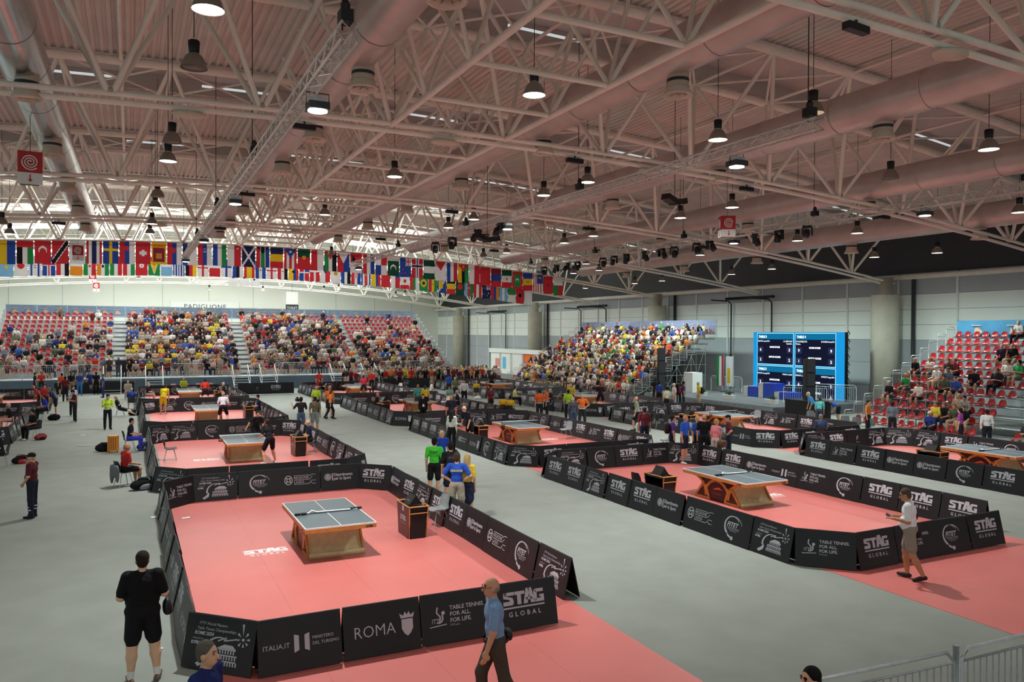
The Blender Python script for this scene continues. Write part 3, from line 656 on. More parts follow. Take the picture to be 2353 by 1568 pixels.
def court(cx, cy, name, F='', B='', Lf='', Rt='', ch='', skip=''):
    """F front row left to right (outer), B back row left to right (inner), Lf left side near to far (outer), Rt right side far to near (inner), ch corner boards FL FR BL BR"""
    rr = random.Random(int(cx*7+cy*3)); al = 'sssmfdlti'
    def pick(q, i): return q[i] if i < len(q) else rr.choice(al)
    def lab(art, side, i, frm): return 'black board, %s, %s, %s from %s, %s' % (ARTTXT[art], side, nth(i), frm, name)
    for i in range(4):
        x = cx-HW+CUT+BL*(i+.5)
        if 'F' not in skip: a = pick(F, i); board(x, cy-HL, 0, a, rr.choice(al), lab(a, 'near edge', i, 'outer corner'))
        if 'B' not in skip: a = pick(B, i); board(x, cy+HL, math.pi, rr.choice(al), a, lab(a, 'far edge', i, 'outer corner'))
    for i in range(9):
        y = cy-HL+CUT+BL*(i+.5)
        if 'L' not in skip: a = pick(Lf, i); board(cx-HW, y, -math.pi/2, a, rr.choice(al), lab(a, 'outer edge', i, 'near end'))
        if 'R' not in skip: a = pick(Rt, 8-i); board(cx+HW, y, math.pi/2, a if 'O' in skip else rr.choice(al), a, lab(a, 'stage edge', 8-i, 'far end'))
    for q, (sx, sy) in enumerate(((-1, -1), (1, -1), (-1, 1), (1, 1))):
        if ('FFBB'[q] in skip and 'LRLR'[q] in skip) or (q == 1 and 'Q' in skip): continue
        a = pick(ch, q); ang = {(-1, -1): -math.pi/4, (1, -1): math.pi/4, (-1, 1): -3*math.pi/4, (1, 1): 3*math.pi/4}[(sx, sy)]
        board(cx+sx*(HW-CUT/2), cy+sy*(HL-CUT/2), ang, a, a, 'black board, %s, %s corner, %s' % (ARTTXT[a], ('near outer', 'near stage-side', 'far outer', 'far stage-side')[q], name))
CT = {'11': (4.03, 17.85), '21': (15.9, 17.75), '31': (27.6, 17.6), '12': (3.93, 31.6), '22': (15.78, 31.5), '32': (27.4, 31.35), '13': (3.8, 45.2), '23': (15.64, 45.1), '33': (27.25, 45.0), '14': (3.7, 58.85), '24': (15.5, 58.8), '34': (27.1, 58.6), '03': (-7.95, 45.2), '04': (-8.0, 58.8)}
CN = {a+b: '%s %s court' % (('', 'first', 'second', 'third', 'fourth')[int(b)], ('extreme', 'outer', 'middle', 'stage-side')[int(a)]) for a in '0123' for b in '1234'}
court(*CT['11'], CN['11'], 'irts', 'mfld', 'rssifdlms', 'dsmssdlfm', 'mtts', skip='Q')
court(*CT['21'], CN['21'], 'stfs', 'mfst', 'mfldssmss', 'ssditfsss', 'tssm', skip='Q')
court(*CT['31'], CN['31'], 'stfs', 'mskm', 'lfsfddsts'[::1], 'mstfdssms', 'sssm')
court(*CT['12'], CN['12'], 'krts', 'mfld', 'ssmlfdssm', 'sssdlfmts', 'mrms')
court(*CT['22'], CN['22'], 'strs', 'dfmt', 'mfrdsmsss', 'tfisstsls', 'mstd')
court(*CT['32'], CN['32'], 'ssks', 'ssms', 'isfsstsls', 'sktfmtstk', 'skmt')
court(*CT['13'], CN['13'], 'kkkk', 'mfld', 'sldsmfstd', 'ssdltfmss', 'kmst')
court(*CT['23'], CN['23'], 'kksk', 'dlfm', 'mfldssmss', 'stifdssts', 'rkds')
court(*CT['33'], CN['33'], 'sskk', 'ssmk', 'stlstssss', 'fskssmdts', 'rkms')
court(*CT['14'], CN['14'], 'kkkk', 'lfst', 'ssdlmfsst', 'smdsltsss', 'kkms')
court(*CT['24'], CN['24'], 'kkkk', 'lfts', 'msdsssmss', 'sslftsdss', 'rkms')
court(*CT['34'], CN['34'], 'mkkk', 'fstd', 'ssdtssfml', 'fisksddss', 'mkms')
court(*CT['03'], CN['03'], skip='LBO', F='', Rt='sldfmsdsl', ch='ssss')
court(*CT['04'], CN['04'], skip='L', B='slls', Rt='sldfmsdsl')
# long black cloth fences between the far courts and the stand
def fence(x0, x1, y, label, arts):
    t = thing('cloth_fence', (x0, y, 0), 0, label, 'fence', 'black cloth fences before the far stand'); L = x1-x0
    b = MB(); n = int(L/.3)
    b.add([(k*L/n, .03*math.sin(k*1.7), z) for z in (.05, .92) for k in range(n+1)], [(k, k+1, n+2+k, n+1+k) for k in range(n)], BOARD_M); b.obj('cloth', t, True)
    for k in range(3): span('post', (k*L/2, .05, 0), (k*L/2, .05, .95), .02, t, UNIT_STEEL)
    for k, a in enumerate(arts): put('print', ART[a], t, (L*(k+1)/(len(arts)+1), -.05, .5))
fence(-5.2, .3, 68.4, 'black cloth fence before the outer part of the far stand', 's')
fence(7.4, 11.6, 63.0, 'black cloth fence across the end of the middle aisle', 'ks')
fence(19.4, 23.6, 64.9, 'black cloth fence before the standing crowd', 'f')
# floor logos printed on the mats
def floor_logo(x, y, lab):
    g = art_stag(LINE_M); me = g.mesh('mat_logo')
    put('mat_logo', me, None, label=lab, cat='floor logo', group='white logos on the mats', M=Matrix.Translation((x, y-.05, .0075)) @ Matrix.Rotation(-math.pi/2, 4, 'X') @ Matrix.Diagonal((1.25, 1, 1.25, 1)))
for k, (x, y) in {'11': (2.7, 17.9), '12': (2.6, 31.7), '21': (17.3, 17.7), '22': (17.2, 31.4), '13': (2.5, 45.2)}.items(): floor_logo(x, y, 'white block-letter logo printed on the mat of the %s' % CN[k])

# ================================================================== tables
def arc_band(b, c, r, a0, a1, wd, d, m, M, n=14):
    for k in range(n):
        A, B = math.radians(a0+(a1-a0)*k/n), math.radians(a0+(a1-a0)*(k+1)/n)
        b.prism([(c[0]+(r-wd)*math.cos(A), c[1]+(r-wd)*math.sin(A)), (c[0]+r*math.cos(A), c[1]+r*math.sin(A)), (c[0]+r*math.cos(B), c[1]+r*math.sin(B)), (c[0]+(r-wd)*math.cos(B), c[1]+(r-wd)*math.sin(B))], d, m, M)
TM = {}
def build_table_meshes():
    b = MB(); b.box((0, 0, .745), (1.50, 2.715, .03), TTOP_M); TM['top'] = b.mesh('table_top')
    b = MB()
    for s in (-1, 1):
        b.box((s*.7525, 0, .747), (.02, 2.74, .031), LINE_M); b.box((0, s*1.36, .747), (1.525, .02, .031), LINE_M)
    b.box((0, 0, .7612), (.014, 2.70, .001), LINE_M); TM['line'] = b.mesh('table_lines')
    b = MB()
    for s in (-1, 1):
        b.box((s*.752, 0, .69), (.02, 2.74, .082), WOOD_M); b.box((0, s*1.36, .69), (1.525, .02, .082), WOOD_M)
    b.box((0, 0, .715), (1.48, 2.7, .02), MAROON_M); TM['apron'] = b.mesh('table_apron')
    M = Matrix.Rotation(math.pi/2, 4, 'Z')       # side frames lie in the y-z plane
    b = MB()
    arc_band(b, (0, .08), .56, 18, 162, .075, .045, WOOD_M, M, 18)                      # big middle arch
    for s in (-1, 1):
        arc_band(b, (s*1.02, .10), .58, 90+s*(-0)+(0 if s > 0 else 0), 178 if s > 0 else 2, .075, .045, WOOD_M, M, 14)
        b.prism([(s*.30, .0), (s*.97, .0), (s*.93, .07), (s*.34, .07)], .045, WOOD_M, M)
        b.prism([(s*.90, .05), (s*.975, .05), (s*.60, .52), (s*.53, .48)], .045, WOOD_M, M)
        b.prism([(s*.30, .02), (s*.375, .02), (s*.52, .42), (s*.46, .46)], .045, WOOD_M, M)
    b.prism([(-1.0, .655), (1.0, .655), (1.0, .60), (.86, .62), (-.86, .62), (-1.0, .60)], .045, WOOD_M, M); TM['side'] = b.mesh('side_frame')
    b = MB(); b.prism([(-.93, .04), (.93, .04), (.55, .5), (.8, .64), (-.8, .64), (-.55, .5)], .015, MAROON_M, M)
    TM['panel'] = b.mesh('side_panel')
    b = MB(); cv = []
    for k in range(13):
        f = k/12; z = .02+.64*f; yv = .97-.36*math.sin(f*math.pi*.62)-.0*f
        if f > .8: yv += (f-.8)*.6
        cv.append((yv, z))
    n = len(cv); vs = [(x, y, z) for x in (-.58, .58) for y, z in cv]
    b.add(vs, [(k, k+1, n+k+1, n+k) for k in range(n-1)], PALEW_M); b.box((0, .985, .06), (1.2, .03, .12), PALEW_M); TM['end'] = b.mesh('end_panel', True)
    g = G2(mat('orange_mark', 'd8683a', .5, 0, 0)); g.poly([(-.2, .02), (-.1, .07), (.0, .10), (.08, .12), (.12, .09), (.22, .05), (.1, .05), (.02, .05), (-.08, .03)]); g.text('GLOBAL', .06, 0, -.1, align='CENTER', spacing=1.8); TM['mark'] = g.mesh('side_mark')
    g = G2(BLACK_M); stag_letters(g, 0, 0, .05); TM['label'] = g.mesh('apron_label')
    b = MB(); b.add([(-.90, 0, .762), (.90, 0, .762), (.90, 0, .895), (-.90, 0, .895)], [(0, 1, 2, 3)], NET_M); TM['net'] = b.mesh('net_mesh')
    b = MB(); b.box((0, 0, .905), (1.81, .012, .02), LINE_M); TM['tape'] = b.mesh('net_tape')
    b = MB(); b.tube([(0, 0, .70), (0, 0, .915)], .014, BLACK_M, 6); b.box((-.07, 0, .70), (.16, .05, .04), BLACK_M); b.box((-.1, 0, .765), (.1, .05, .02), BLACK_M); TM['post'] = b.mesh('net_post')
    b = MB(); b.tube([(-.62, -.1, .775), (-.4, .0, .78), (-.32, .12, .80), (-.22, .02, .78), (.3, .02, .775), (.7, .0, .775)], .018, LINE_M, 6); TM['ltape'] = b.mesh('lowered_net_tape', True)
    b = MB(); b.box((-.02, -.03, .768), (1.1, .07, .012), NET_M); TM['lnet'] = b.mesh('lowered_net')
    b = MB(); b.box((0, 0, .785), (.24, .06, .045), BLACK_M); b.box((.1, .02, .785), (.1, .09, .04), DGREY_M); TM['clamp'] = b.mesh('net_clamp')
    # a holed net would vanish at this size: keep it as a see-through cloth
    nt = NET_M.node_tree; p = nt.nodes['Principled BSDF']; p.inputs['Alpha'].default_value = .45
build_table_meshes()
def table(key, net):
    cx, cy = CT[key]
    t = thing('table_tennis_table', (cx, cy, .006), 0, 'slate-topped table tennis table with arched wooden base in the %s' % CN[key], 'table', 'table tennis tables')
    put('top', TM['top'], t); put('line_marking', TM['line'], t); put('apron', TM['apron'], t)
    for s in (-1, 1):
        put('side_frame', TM['side'], t, (s*.60, 0, 0)); p = put('side_panel', TM['panel'], t, (s*.585, 0, 0))
        put('mark', TM['mark'], p, M=Matrix.Translation((s*.012, 0, .3)) @ Matrix.Rotation(s*math.pi/2, 4, 'Z'))
        put('end_panel', TM['end'], t, None, 0 if s > 0 else math.pi)
    put('label_print', TM['label'], t, (.53, -1.3715, .665)); put('label_print', TM['label'], t, M=Matrix.Translation((-.7635, -1.0, .665)) @ Matrix.Rotation(-math.pi/2, 4, 'Z'))
    nn = thing('table_net', (cx, cy, .006), 0, '%s net on the table of the %s' % ('raised' if net else 'lowered', CN[key]), 'net', 'table nets')
    if net:
        put('mesh', TM['net'], nn); put('tape', TM['tape'], nn)
        put('post', TM['post'], nn, (.90, 0, 0)); put('post', TM['post'], nn, (-.90, 0, 0), math.pi)
    else:
        put('tape', TM['ltape'], nn); put('mesh', TM['lnet'], nn); put('clamp', TM['clamp'], nn, (-.62, -.08, 0)); put('clamp', TM['clamp'], nn, (.66, .02, 0))
for k in CT:
    if k != '03': table(k, k not in ('11', '21', '31'))

# ================================================================== umpire desks, chairs, small things
b = MB()
pr = [(-.36, .0), (.36, .0), (.46, .74), (-.46, .74)]
b.prism(pr, .02, MAROON_M, Matrix.Translation((0, -.24, 0))); DK_F = b.mesh('desk_front')
b = MB(); g_ = G2(PRINT_M); stag_letters(g_, -.2, .38, .13); g_.text('GLOBAL', .055, 0, .30, align='CENTER', spacing=1.7); g_.poly([(-.06, .60), (.06, .60), (.06, .74), (-.06, .74)]); DK_P = g_.mesh('desk_print')
b = MB(); M_ = Matrix.Rotation(math.pi/2, 4, 'Z')
b.prism([(-.22, 0), (.16, 0), (.24, .74), (-.24, .74)], .02, BLACK_M, M_); DK_S = b.mesh('desk_side')
b = MB()
for s in (-1, 1):
    for yy in (-.24, .22):
        b.tube([(s*.37, yy*.9, .0), (s*.47, yy, .76)], .016, WOOD_M, 4)
    b.tube([(s*.47, -.25, .76), (s*.47, .24, .76)], .016, WOOD_M, 4); b.tube([(s*.45, -.25, .60), (s*.45, .24, .60)], .012, WOOD_M, 4)
b.tube([(-.47, -.25, .76), (.47, -.25, .76)], .016, WOOD_M, 4); b.tube([(-.47, .24, .76), (.47, .24, .76)], .012, WOOD_M, 4); DK_W = b.mesh('desk_edge')
b = MB(); b.box((0, 0, .70), (.9, .46, .02), BLACK_M); b.box((0, .06, .45), (.78, .34, .02), BLACK_M); DK_T = b.mesh('desk_top')
b = MB(); b.prism([(-.16, 0), (.16, 0), (.0, .22)], .42, BLACK_M, Matrix.Rotation(math.pi/2, 4, 'Z')); 
for k in range(6): b.tube([(-.17+k*.068, -.01, .21), (-.17+k*.068, 0, .25), (-.17+k*.068, .02, .21)], .008, BLACK_M, 4)
SC_B = b.mesh('flip_score'); b = MB(); b.box((0, -.118, .07), (.09, .006, .045), LINE_M, (math.atan2(.16, .22), 0, 0)); SC_N = b.mesh('flip_card')
def desk(x, y, rz, where, score=True):
    t = thing('umpire_desk', (x, y, .006), rz, 'maroon and black umpire desk with wooden edges in the %s' % where, 'desk', 'umpire desks')
    put('front_panel', DK_F, t); put('print', DK_P, t, (0, -.252, 0)); put('side_panel', DK_S, t, (.41, 0, 0)); put('side_panel', DK_S, t, (-.41, 0, 0)); put('edge_frame', DK_W, t); put('top', DK_T, t)
    if score:
        s = thing('flip_scoreboard', (x, y, .766+.006), rz, 'black flip scoreboard standing on the desk of the %s' % where, 'scoreboard', 'flip scoreboards')
        put('stand', SC_B, s); put('card', SC_N, s)
desk(6.12, 17.95, -math.pi/2, CN['11']); desk(6.0, 31.5, -math.pi/2, CN['12']); desk(5.9, 45.4, -math.pi/2, CN['13']); desk(5.5, 58.2, -math.pi/2, CN['14'])
desk(13.9, 18.6, math.pi/2, CN['21']); desk(14.0, 32.0, math.pi/2, CN['22']); desk(13.7, 45.6, math.pi/2, CN['23']); desk(25.6, 18.4, math.pi/2, CN['31']); desk(25.5, 31.8, math.pi/2, CN['32']); desk(25.1, 44.2, -math.pi/2+.1, CN['33']); desk(-5.1, 58.3, -math.pi/2, CN['04']); desk(13.4, 59.6, math.pi/2, CN['24'])
# shell chair: moulded seat and back on four steel legs
def shell_mesh(m, name):
    b = MB(); rows = [(-.22, .43, .40), (-.20, .455, .42), (-.08, .45, .42), (.06, .435, .42), (.15, .45, .42), (.19, .50, .42), (.215, .60, .42), (.245, .72, .40), (.27, .80, .34), (.275, .825, .26)]
    nx = 6; vs = []
    for y, z, wd in rows:
        for k in range(nx+1):
            s = k/nx*2-1; lift = .03*s*s if z < .5 else 0; fwd = -.04*s*s if z > .5 else 0
            vs.append((s*wd/2, y+fwd, z+lift))
    n = nx+1; L = len(rows)
    fs = [(i*n+k, i*n+k+1, (i+1)*n+k+1, (i+1)*n+k) for i in range(L-1) for k in range(nx)]
    N = len(vs); vs2 = vs+[(x, y+(.012 if z > .5 else 0), z-(.014 if z <= .5 else 0)) for x, y, z in vs]
    fs2 = fs+[tuple(N+a for a in f[::-1]) for f in fs]
    rim = [k for k in range(n)]+[i*n+nx for i in range(1, L)]+[(L-1)*n+k for k in range(nx-1, -1, -1)]+[i*n for i in range(L-2, 0, -1)]
    fs2 += [(rim[k], rim[(k+1) % len(rim)], N+rim[(k+1) % len(rim)], N+rim[k]) for k in range(len(rim))]
    b.add(vs2, fs2, m); return b.mesh(name, True)
GREYP = mat('grey_chair_plastic', '8d9194', .4, 0, .06); SH_G = shell_mesh(GREYP, 'grey_shell'); SH_W = shell_mesh(WHITE_M, 'white_shell'); SH_K = shell_mesh(DGREY_M, 'dark_shell'); SH_R = shell_mesh(RED_M, 'red_shell')
b = MB(); b.tube([(0, 0, .43), (0, 0, 0)], .011, STEEL_M, 6); LEGM = b.mesh('chair_leg', True)
def chair(x, y, rz, label, shell=None, z=.004):
    t = thing('shell_chair', (x, y, z), rz, label, 'chair', 'moulded shell chairs')
    put('shell', shell or SH_G, t)
    for sx in (-1, 1):
        for sy in (-1, 1):
            a = Vector((sx*.13, sy*.12, .44)); c = Vector((sx*.21, sy*.22, .004)); span('leg', a, c, .011, t, UNIT_STEEL)
    span('brace', (-.13, -.12, .43), (-.13, .12, .43), .01, t, UNIT_STEEL); span('brace', (.13, -.12, .43), (.13, .12, .43), .01, t, UNIT_STEEL)
    return t
chair(6.93, 18.4, math.radians(-80), 'grey shell chair behind the desk in the first outer court')
chair(1.35, 32.1, math.radians(85), 'empty dark shell chair inside the second outer court', SH_K)
chair(18.0, 31.2, math.radians(-75), 'grey shell chair inside the second middle court')
chair(29.9, 31.7, math.radians(-70), 'grey shell chair inside the second stage-side court')
chair(13.45, 18.9, math.radians(95), 'dark shell chair behind the desk in the first middle court', SH_K)
chair(21.6, 38.9, math.radians(120), 'dark shell chair beside the steward pair', SH_K)
chair(18.1, 46.8, math.radians(-80), 'grey shell chair in the third middle court, empty', SH_W); chair(19.3, 60.2, math.radians(-60), 'white shell chair in the fourth middle court', SH_W)
chair(30.2, 59.0, math.radians(-60), 'white shell chair in the fourth stage-side court', SH_W)
chair(24.3, 32.6, math.radians(150), 'dark shell chair outside the second stage-side court', SH_K)
chair(32.6, 30.6, math.radians(150), 'grey shell chair beside the fire extinguisher by the stage')
chair(32.2, 27.9, math.radians(130), 'grey shell chair near the mostly empty stand, first of three'); chair(32.2, 27.2, math.radians(130), 'grey shell chair near the mostly empty stand, second of three'); chair(32.3, 26.5, math.radians(130), 'grey shell chair near the mostly empty stand, third of three')
chair(20.0, 26.3, math.radians(200), 'grey shell chair standing empty beside the maroon guard')
for k in range(4): chair(4.5+k*.9-1.5, 66.3, math.pi, 'white shell chair behind the fourth outer court, %s in line' % nth(k), SH_W)

# ================================================================== people: one continuous body surface per pose from blended volumes
SKIN_R, TOP_R, BOT_R, SHOE_R, HAIR_R, EXT_R = range(6)
def nrm(v): v = np.asarray(v, float); return v/np.linalg.norm(v)
def surface(prims, h, pad=.06, blend=.03):
    """naive surface nets over a smooth union of round cones and ellipsoids; returns verts, quads, region per quad"""
    lo = np.min([p['lo'] for p in prims], 0)-pad; hi = np.max([p['hi'] for p in prims], 0)+pad
    dim = np.ceil((hi-lo)/h).astype(int)+2
    D = np.full(dim, 9.0, np.float32); Rg = np.zeros(dim, np.int8); Dm = np.full(dim, 9.0, np.float32)
    ax = [lo[i]+h*np.arange(dim[i]) for i in range(3)]
    mg = max(.12, 3*h)
    for p in prims:
        sl = []
        for i in range(3):
            a = max(0, int((p['lo'][i]-mg-lo[i])/h)); c = min(dim[i], int((p['hi'][i]+mg-lo[i])/h)+2); sl.append(slice(a, c))
        X = np.stack(np.meshgrid(ax[0][sl[0]], ax[1][sl[1]], ax[2][sl[2]], indexing='ij'), -1)
        d = p['f'](X).astype(np.float32); s = tuple(sl); o = D[s]; k = p.get('k', blend)
        hh = np.clip(.5+.5*(o-d)/k, 0, 1); D[s] = o*(1-hh)+d*hh-k*hh*(1-hh)
        q = Dm[s]; mk = d-p.get('pri', 0) < q; Rg[s] = np.where(mk, p['reg'], Rg[s]); Dm[s] = np.where(mk, d-p.get('pri', 0), q)
    S = D < 0
    c8 = [(i, j, k) for i in (0, 1) for j in (0, 1) for k in (0, 1)]
    n = dim-1
    def sub(A, o): return A[o[0]:o[0]+n[0], o[1]:o[1]+n[1], o[2]:o[2]+n[2]]
    cs = sum(sub(S, o).astype(np.int8) for o in c8); act = (cs > 0) & (cs < 8)
    idx = np.full(n, -1, np.int64); ii = np.argwhere(act); idx[act] = np.arange(len(ii))
    acc = np.zeros((len(ii), 3)); num = np.zeros(len(ii))
    for o in c8:
        for a in range(3):
            if o[a]: continue
            o2 = list(o); o2[a] = 1
            d0 = sub(D, o)[act]; d1 = sub(D, tuple(o2))[act]; m = (d0 < 0) != (d1 < 0)
            t = np.where(m, d0/(d0-d1+1e-12), 0); pt = np.array(o, float)[None].repeat(len(ii), 0); pt[:, a] += t
            acc += pt*m[:, None]; num += m
    V = lo+h*(ii+acc/num[:, None])
    Q = []; QR = []
    for a in range(3):
        b_, c_ = [(1, 2), (2, 0), (0, 1)][a]
        sA = [slice(1, n[0]), slice(1, n[1]), slice(1, n[2])]; sA[a] = slice(0, n[a]); sB = list(sA); sB[a] = slice(1, n[a]+1)
        s0, s1 = S[tuple(sA)], S[tuple(sB)]; e = np.argwhere(s0 != s1)
        if not len(e): continue
        base = e.copy(); 
        for ax_ in range(3):
            if ax_ != a: base[:, ax_] += 1
        def at(db, dc):
            p = base.copy(); p[:, b_] -= db; p[:, c_] -= dc; return idx[p[:, 0], p[:, 1], p[:, 2]]
        q = np.stack([at(1, 1), at(0, 1), at(0, 0), at(1, 0)], -1)
        flip = ~s0[e[:, 0], e[:, 1], e[:, 2]]; q[flip] = q[flip][:, ::-1]
        Q.append(q); QR.append(Rg[base[:, 0], base[:, 1], base[:, 2]])
    Q = np.concatenate(Q); QR = np.concatenate(QR); ok = (Q >= 0).all(1); Q, QR = Q[ok], QR[ok]
    # even out hems: relax the seam lines between regions along themselves
    E = np.concatenate([Q[:, [i, (i+1) % 4]] for i in range(4)]); ER = np.concatenate([QR]*4); E = np.sort(E, 1)
    od = np.lexsort((E[:, 1], E[:, 0])); E, ER = E[od], ER[od]
    sm = (E[1:] == E[:-1]).all(1) & (ER[1:] != ER[:-1]); be = E[1:][sm]
    if len(be):
        for it in range(6):
            acc = np.zeros_like(V); cn = np.zeros(len(V))
            for a, c in ((0, 1), (1, 0)): np.add.at(acc, be[:, a], V[be[:, c]]); np.add.at(cn, be[:, a], 1)
            m = cn >= 2; V[m] = V[m]*.45+acc[m]/cn[m][:, None]*.55
    return V, Q, QR
def cone(a, b, ra, rb, reg, pri=0, k=None):
    a, b = np.asarray(a, float), np.asarray(b, float); d = b-a; L2 = max(1e-9, d@d)
    def f(X):
        t = np.clip(((X-a)@d)/L2, 0, 1); return np.linalg.norm(X-a-t[..., None]*d, axis=-1)-(ra+(rb-ra)*t)
    r = max(ra, rb); p = dict(f=f, lo=np.minimum(a, b)-r, hi=np.maximum(a, b)+r, reg=reg, pri=pri)
    if k: p['k'] = k
    return p
def ell(c, r, reg, R=None, pri=0, k=None):
    c, r = np.asarray(c, float), np.asarray(r, float); R = np.eye(3) if R is None else R
    def f(X):
        q = (X-c)@R; k0 = np.linalg.norm(q/r, axis=-1); k1 = np.linalg.norm(q/(r*r), axis=-1)+1e-9; return k0*(k0-1)/k1
    m = max(r); p = dict(f=f, lo=c-m, hi=c+m, reg=reg, pri=pri)
    if k: p['k'] = k
    return p
def rotx(a): c, s = math.cos(a), math.sin(a); return np.array([[1, 0, 0], [0, c, -s], [0, s, c]])
def rotz(a): c, s = math.cos(a), math.sin(a); return np.array([[c, -s, 0], [s, c, 0], [0, 0, 1]])
# poses: hip height, forward lean (deg), legs (thigh dir, shin dir) right then left, arms (upper, fore), head pitch and yaw; facing +y
DN = (0, 0, -1)
POSE = {
 'stand': dict(lean=2, legs=[((.05, .02, -1), (0, -.02, -1)), ((-.06, -.02, -1), (0, -.03, -1))], arms=[((.16, 0, -1), (.02, .18, -1)), ((-.16, -.02, -1), (-.02, .2, -1))]),
 'fold': dict(lean=1, legs=[((.13, .06, -1), (.08, -.05, -1)), ((-.08, -.02, -1), (-.04, -.03, -1))], arms=[((.30, .12, -1), (-.75, .75, .25)), ((-.30, .12, -1), (.75, .75, .2))]),
 'walk': dict(lean=4, legs=[((.02, .42, -1), (0, -.05, -1)), ((-.02, -.22, -1), (0, -.62, -1))], arms=[((.12, -.28, -1), (-.02, .05, -1)), ((-.12, .2, -1), (-.1, .45, -1))]),
 'phonewalk': dict(lean=3, legs=[((.04, .2, -1), (0, -.08, -1)), ((-.04, -.12, -1), (0, -.5, -1))], arms=[((.14, .08, -1), (-.25, 1, .1)), ((-.14, .02, -1), (.3, 1, .12))], head=(18, 0)),
 'drink': dict(lean=0, legs=[((.08, .04, -1), (0, -.03, -1)), ((-.07, -.03, -1), (0, -.03, -1))], arms=[((.2, .35, -.9), (-.25, .35, 1)), ((-.22, -.02, -1), (.35, .5, -.6))]),
 'phone': dict(lean=3, legs=[((.07, .02, -1), (0, -.03, -1)), ((-.07, 0, -1), (0, -.03, -1))], arms=[((.18, .2, -1), (-.3, .8, .55)), ((-.18, .1, -1), (.35, .9, .1))], head=(20, 0)),
 'camera': dict(lean=2, legs=[((.08, .02, -1), (0, -.03, -1)), ((-.08, 0, -1), (0, -.03, -1))], arms=[((.3, .3, -.8), (-.1, .6, .9)), ((-.35, .4, -.6), (-.1, .7, .7))]),
 'akimbo': dict(lean=1, legs=[((.09, .02, -1), (.02, -.03, -1)), ((-.09, 0, -1), (-.02, -.03, -1))], arms=[((.62, -.15, -1), (-.75, .3, -.55)), ((-.62, -.15, -1), (.75, .3, -.55))]),
 'lean': dict(lean=32, legs=[((.06, .06, -1), (0, -.06, -1)), ((-.06, -.04, -1), (0, -.04, -1))], arms=[((.12, .5, -1), (-.05, .7, -.6)), ((-.12, .5, -1), (.05, .7, -.6))], head=(10, 0)),
 'bend': dict(lean=62, legs=[((.14, .18, -1), (.03, -.15, -1)), ((-.14, .12, -1), (-.03, -.1, -1))], arms=[((.1, .5, -1), (-.1, .45, -.9)), ((-.1, .5, -1), (.1, .45, -.9))], head=(-20, 0)),
 'ready': dict(lean=24, legs=[((.28, .35, -1), (.06, -.35, -1)), ((-.28, .3, -1), (-.06, -.3, -1))], arms=[((.25, .3, -1), (-.05, 1, .1)), ((-.25, .25, -1), (.1, 1, -.05))], head=(-14, 0)),
 'lunge': dict(lean=30, legs=[((.3, .5, -1), (.05, -.45, -1)), ((-.3, -.1, -1), (-.06, -.3, -1))], arms=[((.75, .5, -.5), (.6, .6, -.7)), ((-.3, .4, -.8), (.3, .9, .1))], head=(-10, 0)),
 'sit': dict(lean=8, seat=.47, legs=[((.16, 1, -.02), (0, -.02, -1)), ((-.16, 1, -.02), (0, .05, -1))], arms=[((.14, .25, -1), (-.2, 1, -.1)), ((-.14, .25, -1), (.2, 1, -.1))]),
 'sit2': dict(lean=22, seat=.47, legs=[((.22, 1, 0), (.02, -.08, -1)), ((-.2, 1, 0), (-.02, .0, -1))], arms=[((.18, .45, -1), (-.35, .8, -.35)), ((-.18, .45, -1), (.35, .8, -.35))], head=(6, 12)),
 'sit3': dict(lean=-4, seat=.47, legs=[((.12, 1, -.04), (0, .2, -1)), ((-.12, 1, -.02), (0, .12, -1))], arms=[((.2, .1, -1), (-.75, .6, .05)), ((-.2, .1, -1), (.75, .6, .1))], head=(0, -20)),
 'sit4': dict(lean=12, seat=.47, legs=[((.18, 1, 0), (0, 0, -1)), ((-.3, 1, .04), (.5, .1, -1))], arms=[((.12, .5, -.8), (-.35, .5, .8)), ((-.14, .2, -1), (.3, .9, 0))], head=(4, 15)),
 'recline': dict(lean=-22, seat=.45, legs=[((.1, 1, -.25), (0, .9, -.55)), ((-.08, 1, -.25), (.05, .9, -.55))], arms=[((.2, .1, -1), (-.75, .6, .15)), ((-.2, .1, -1), (.75, .6, .15))]),
}
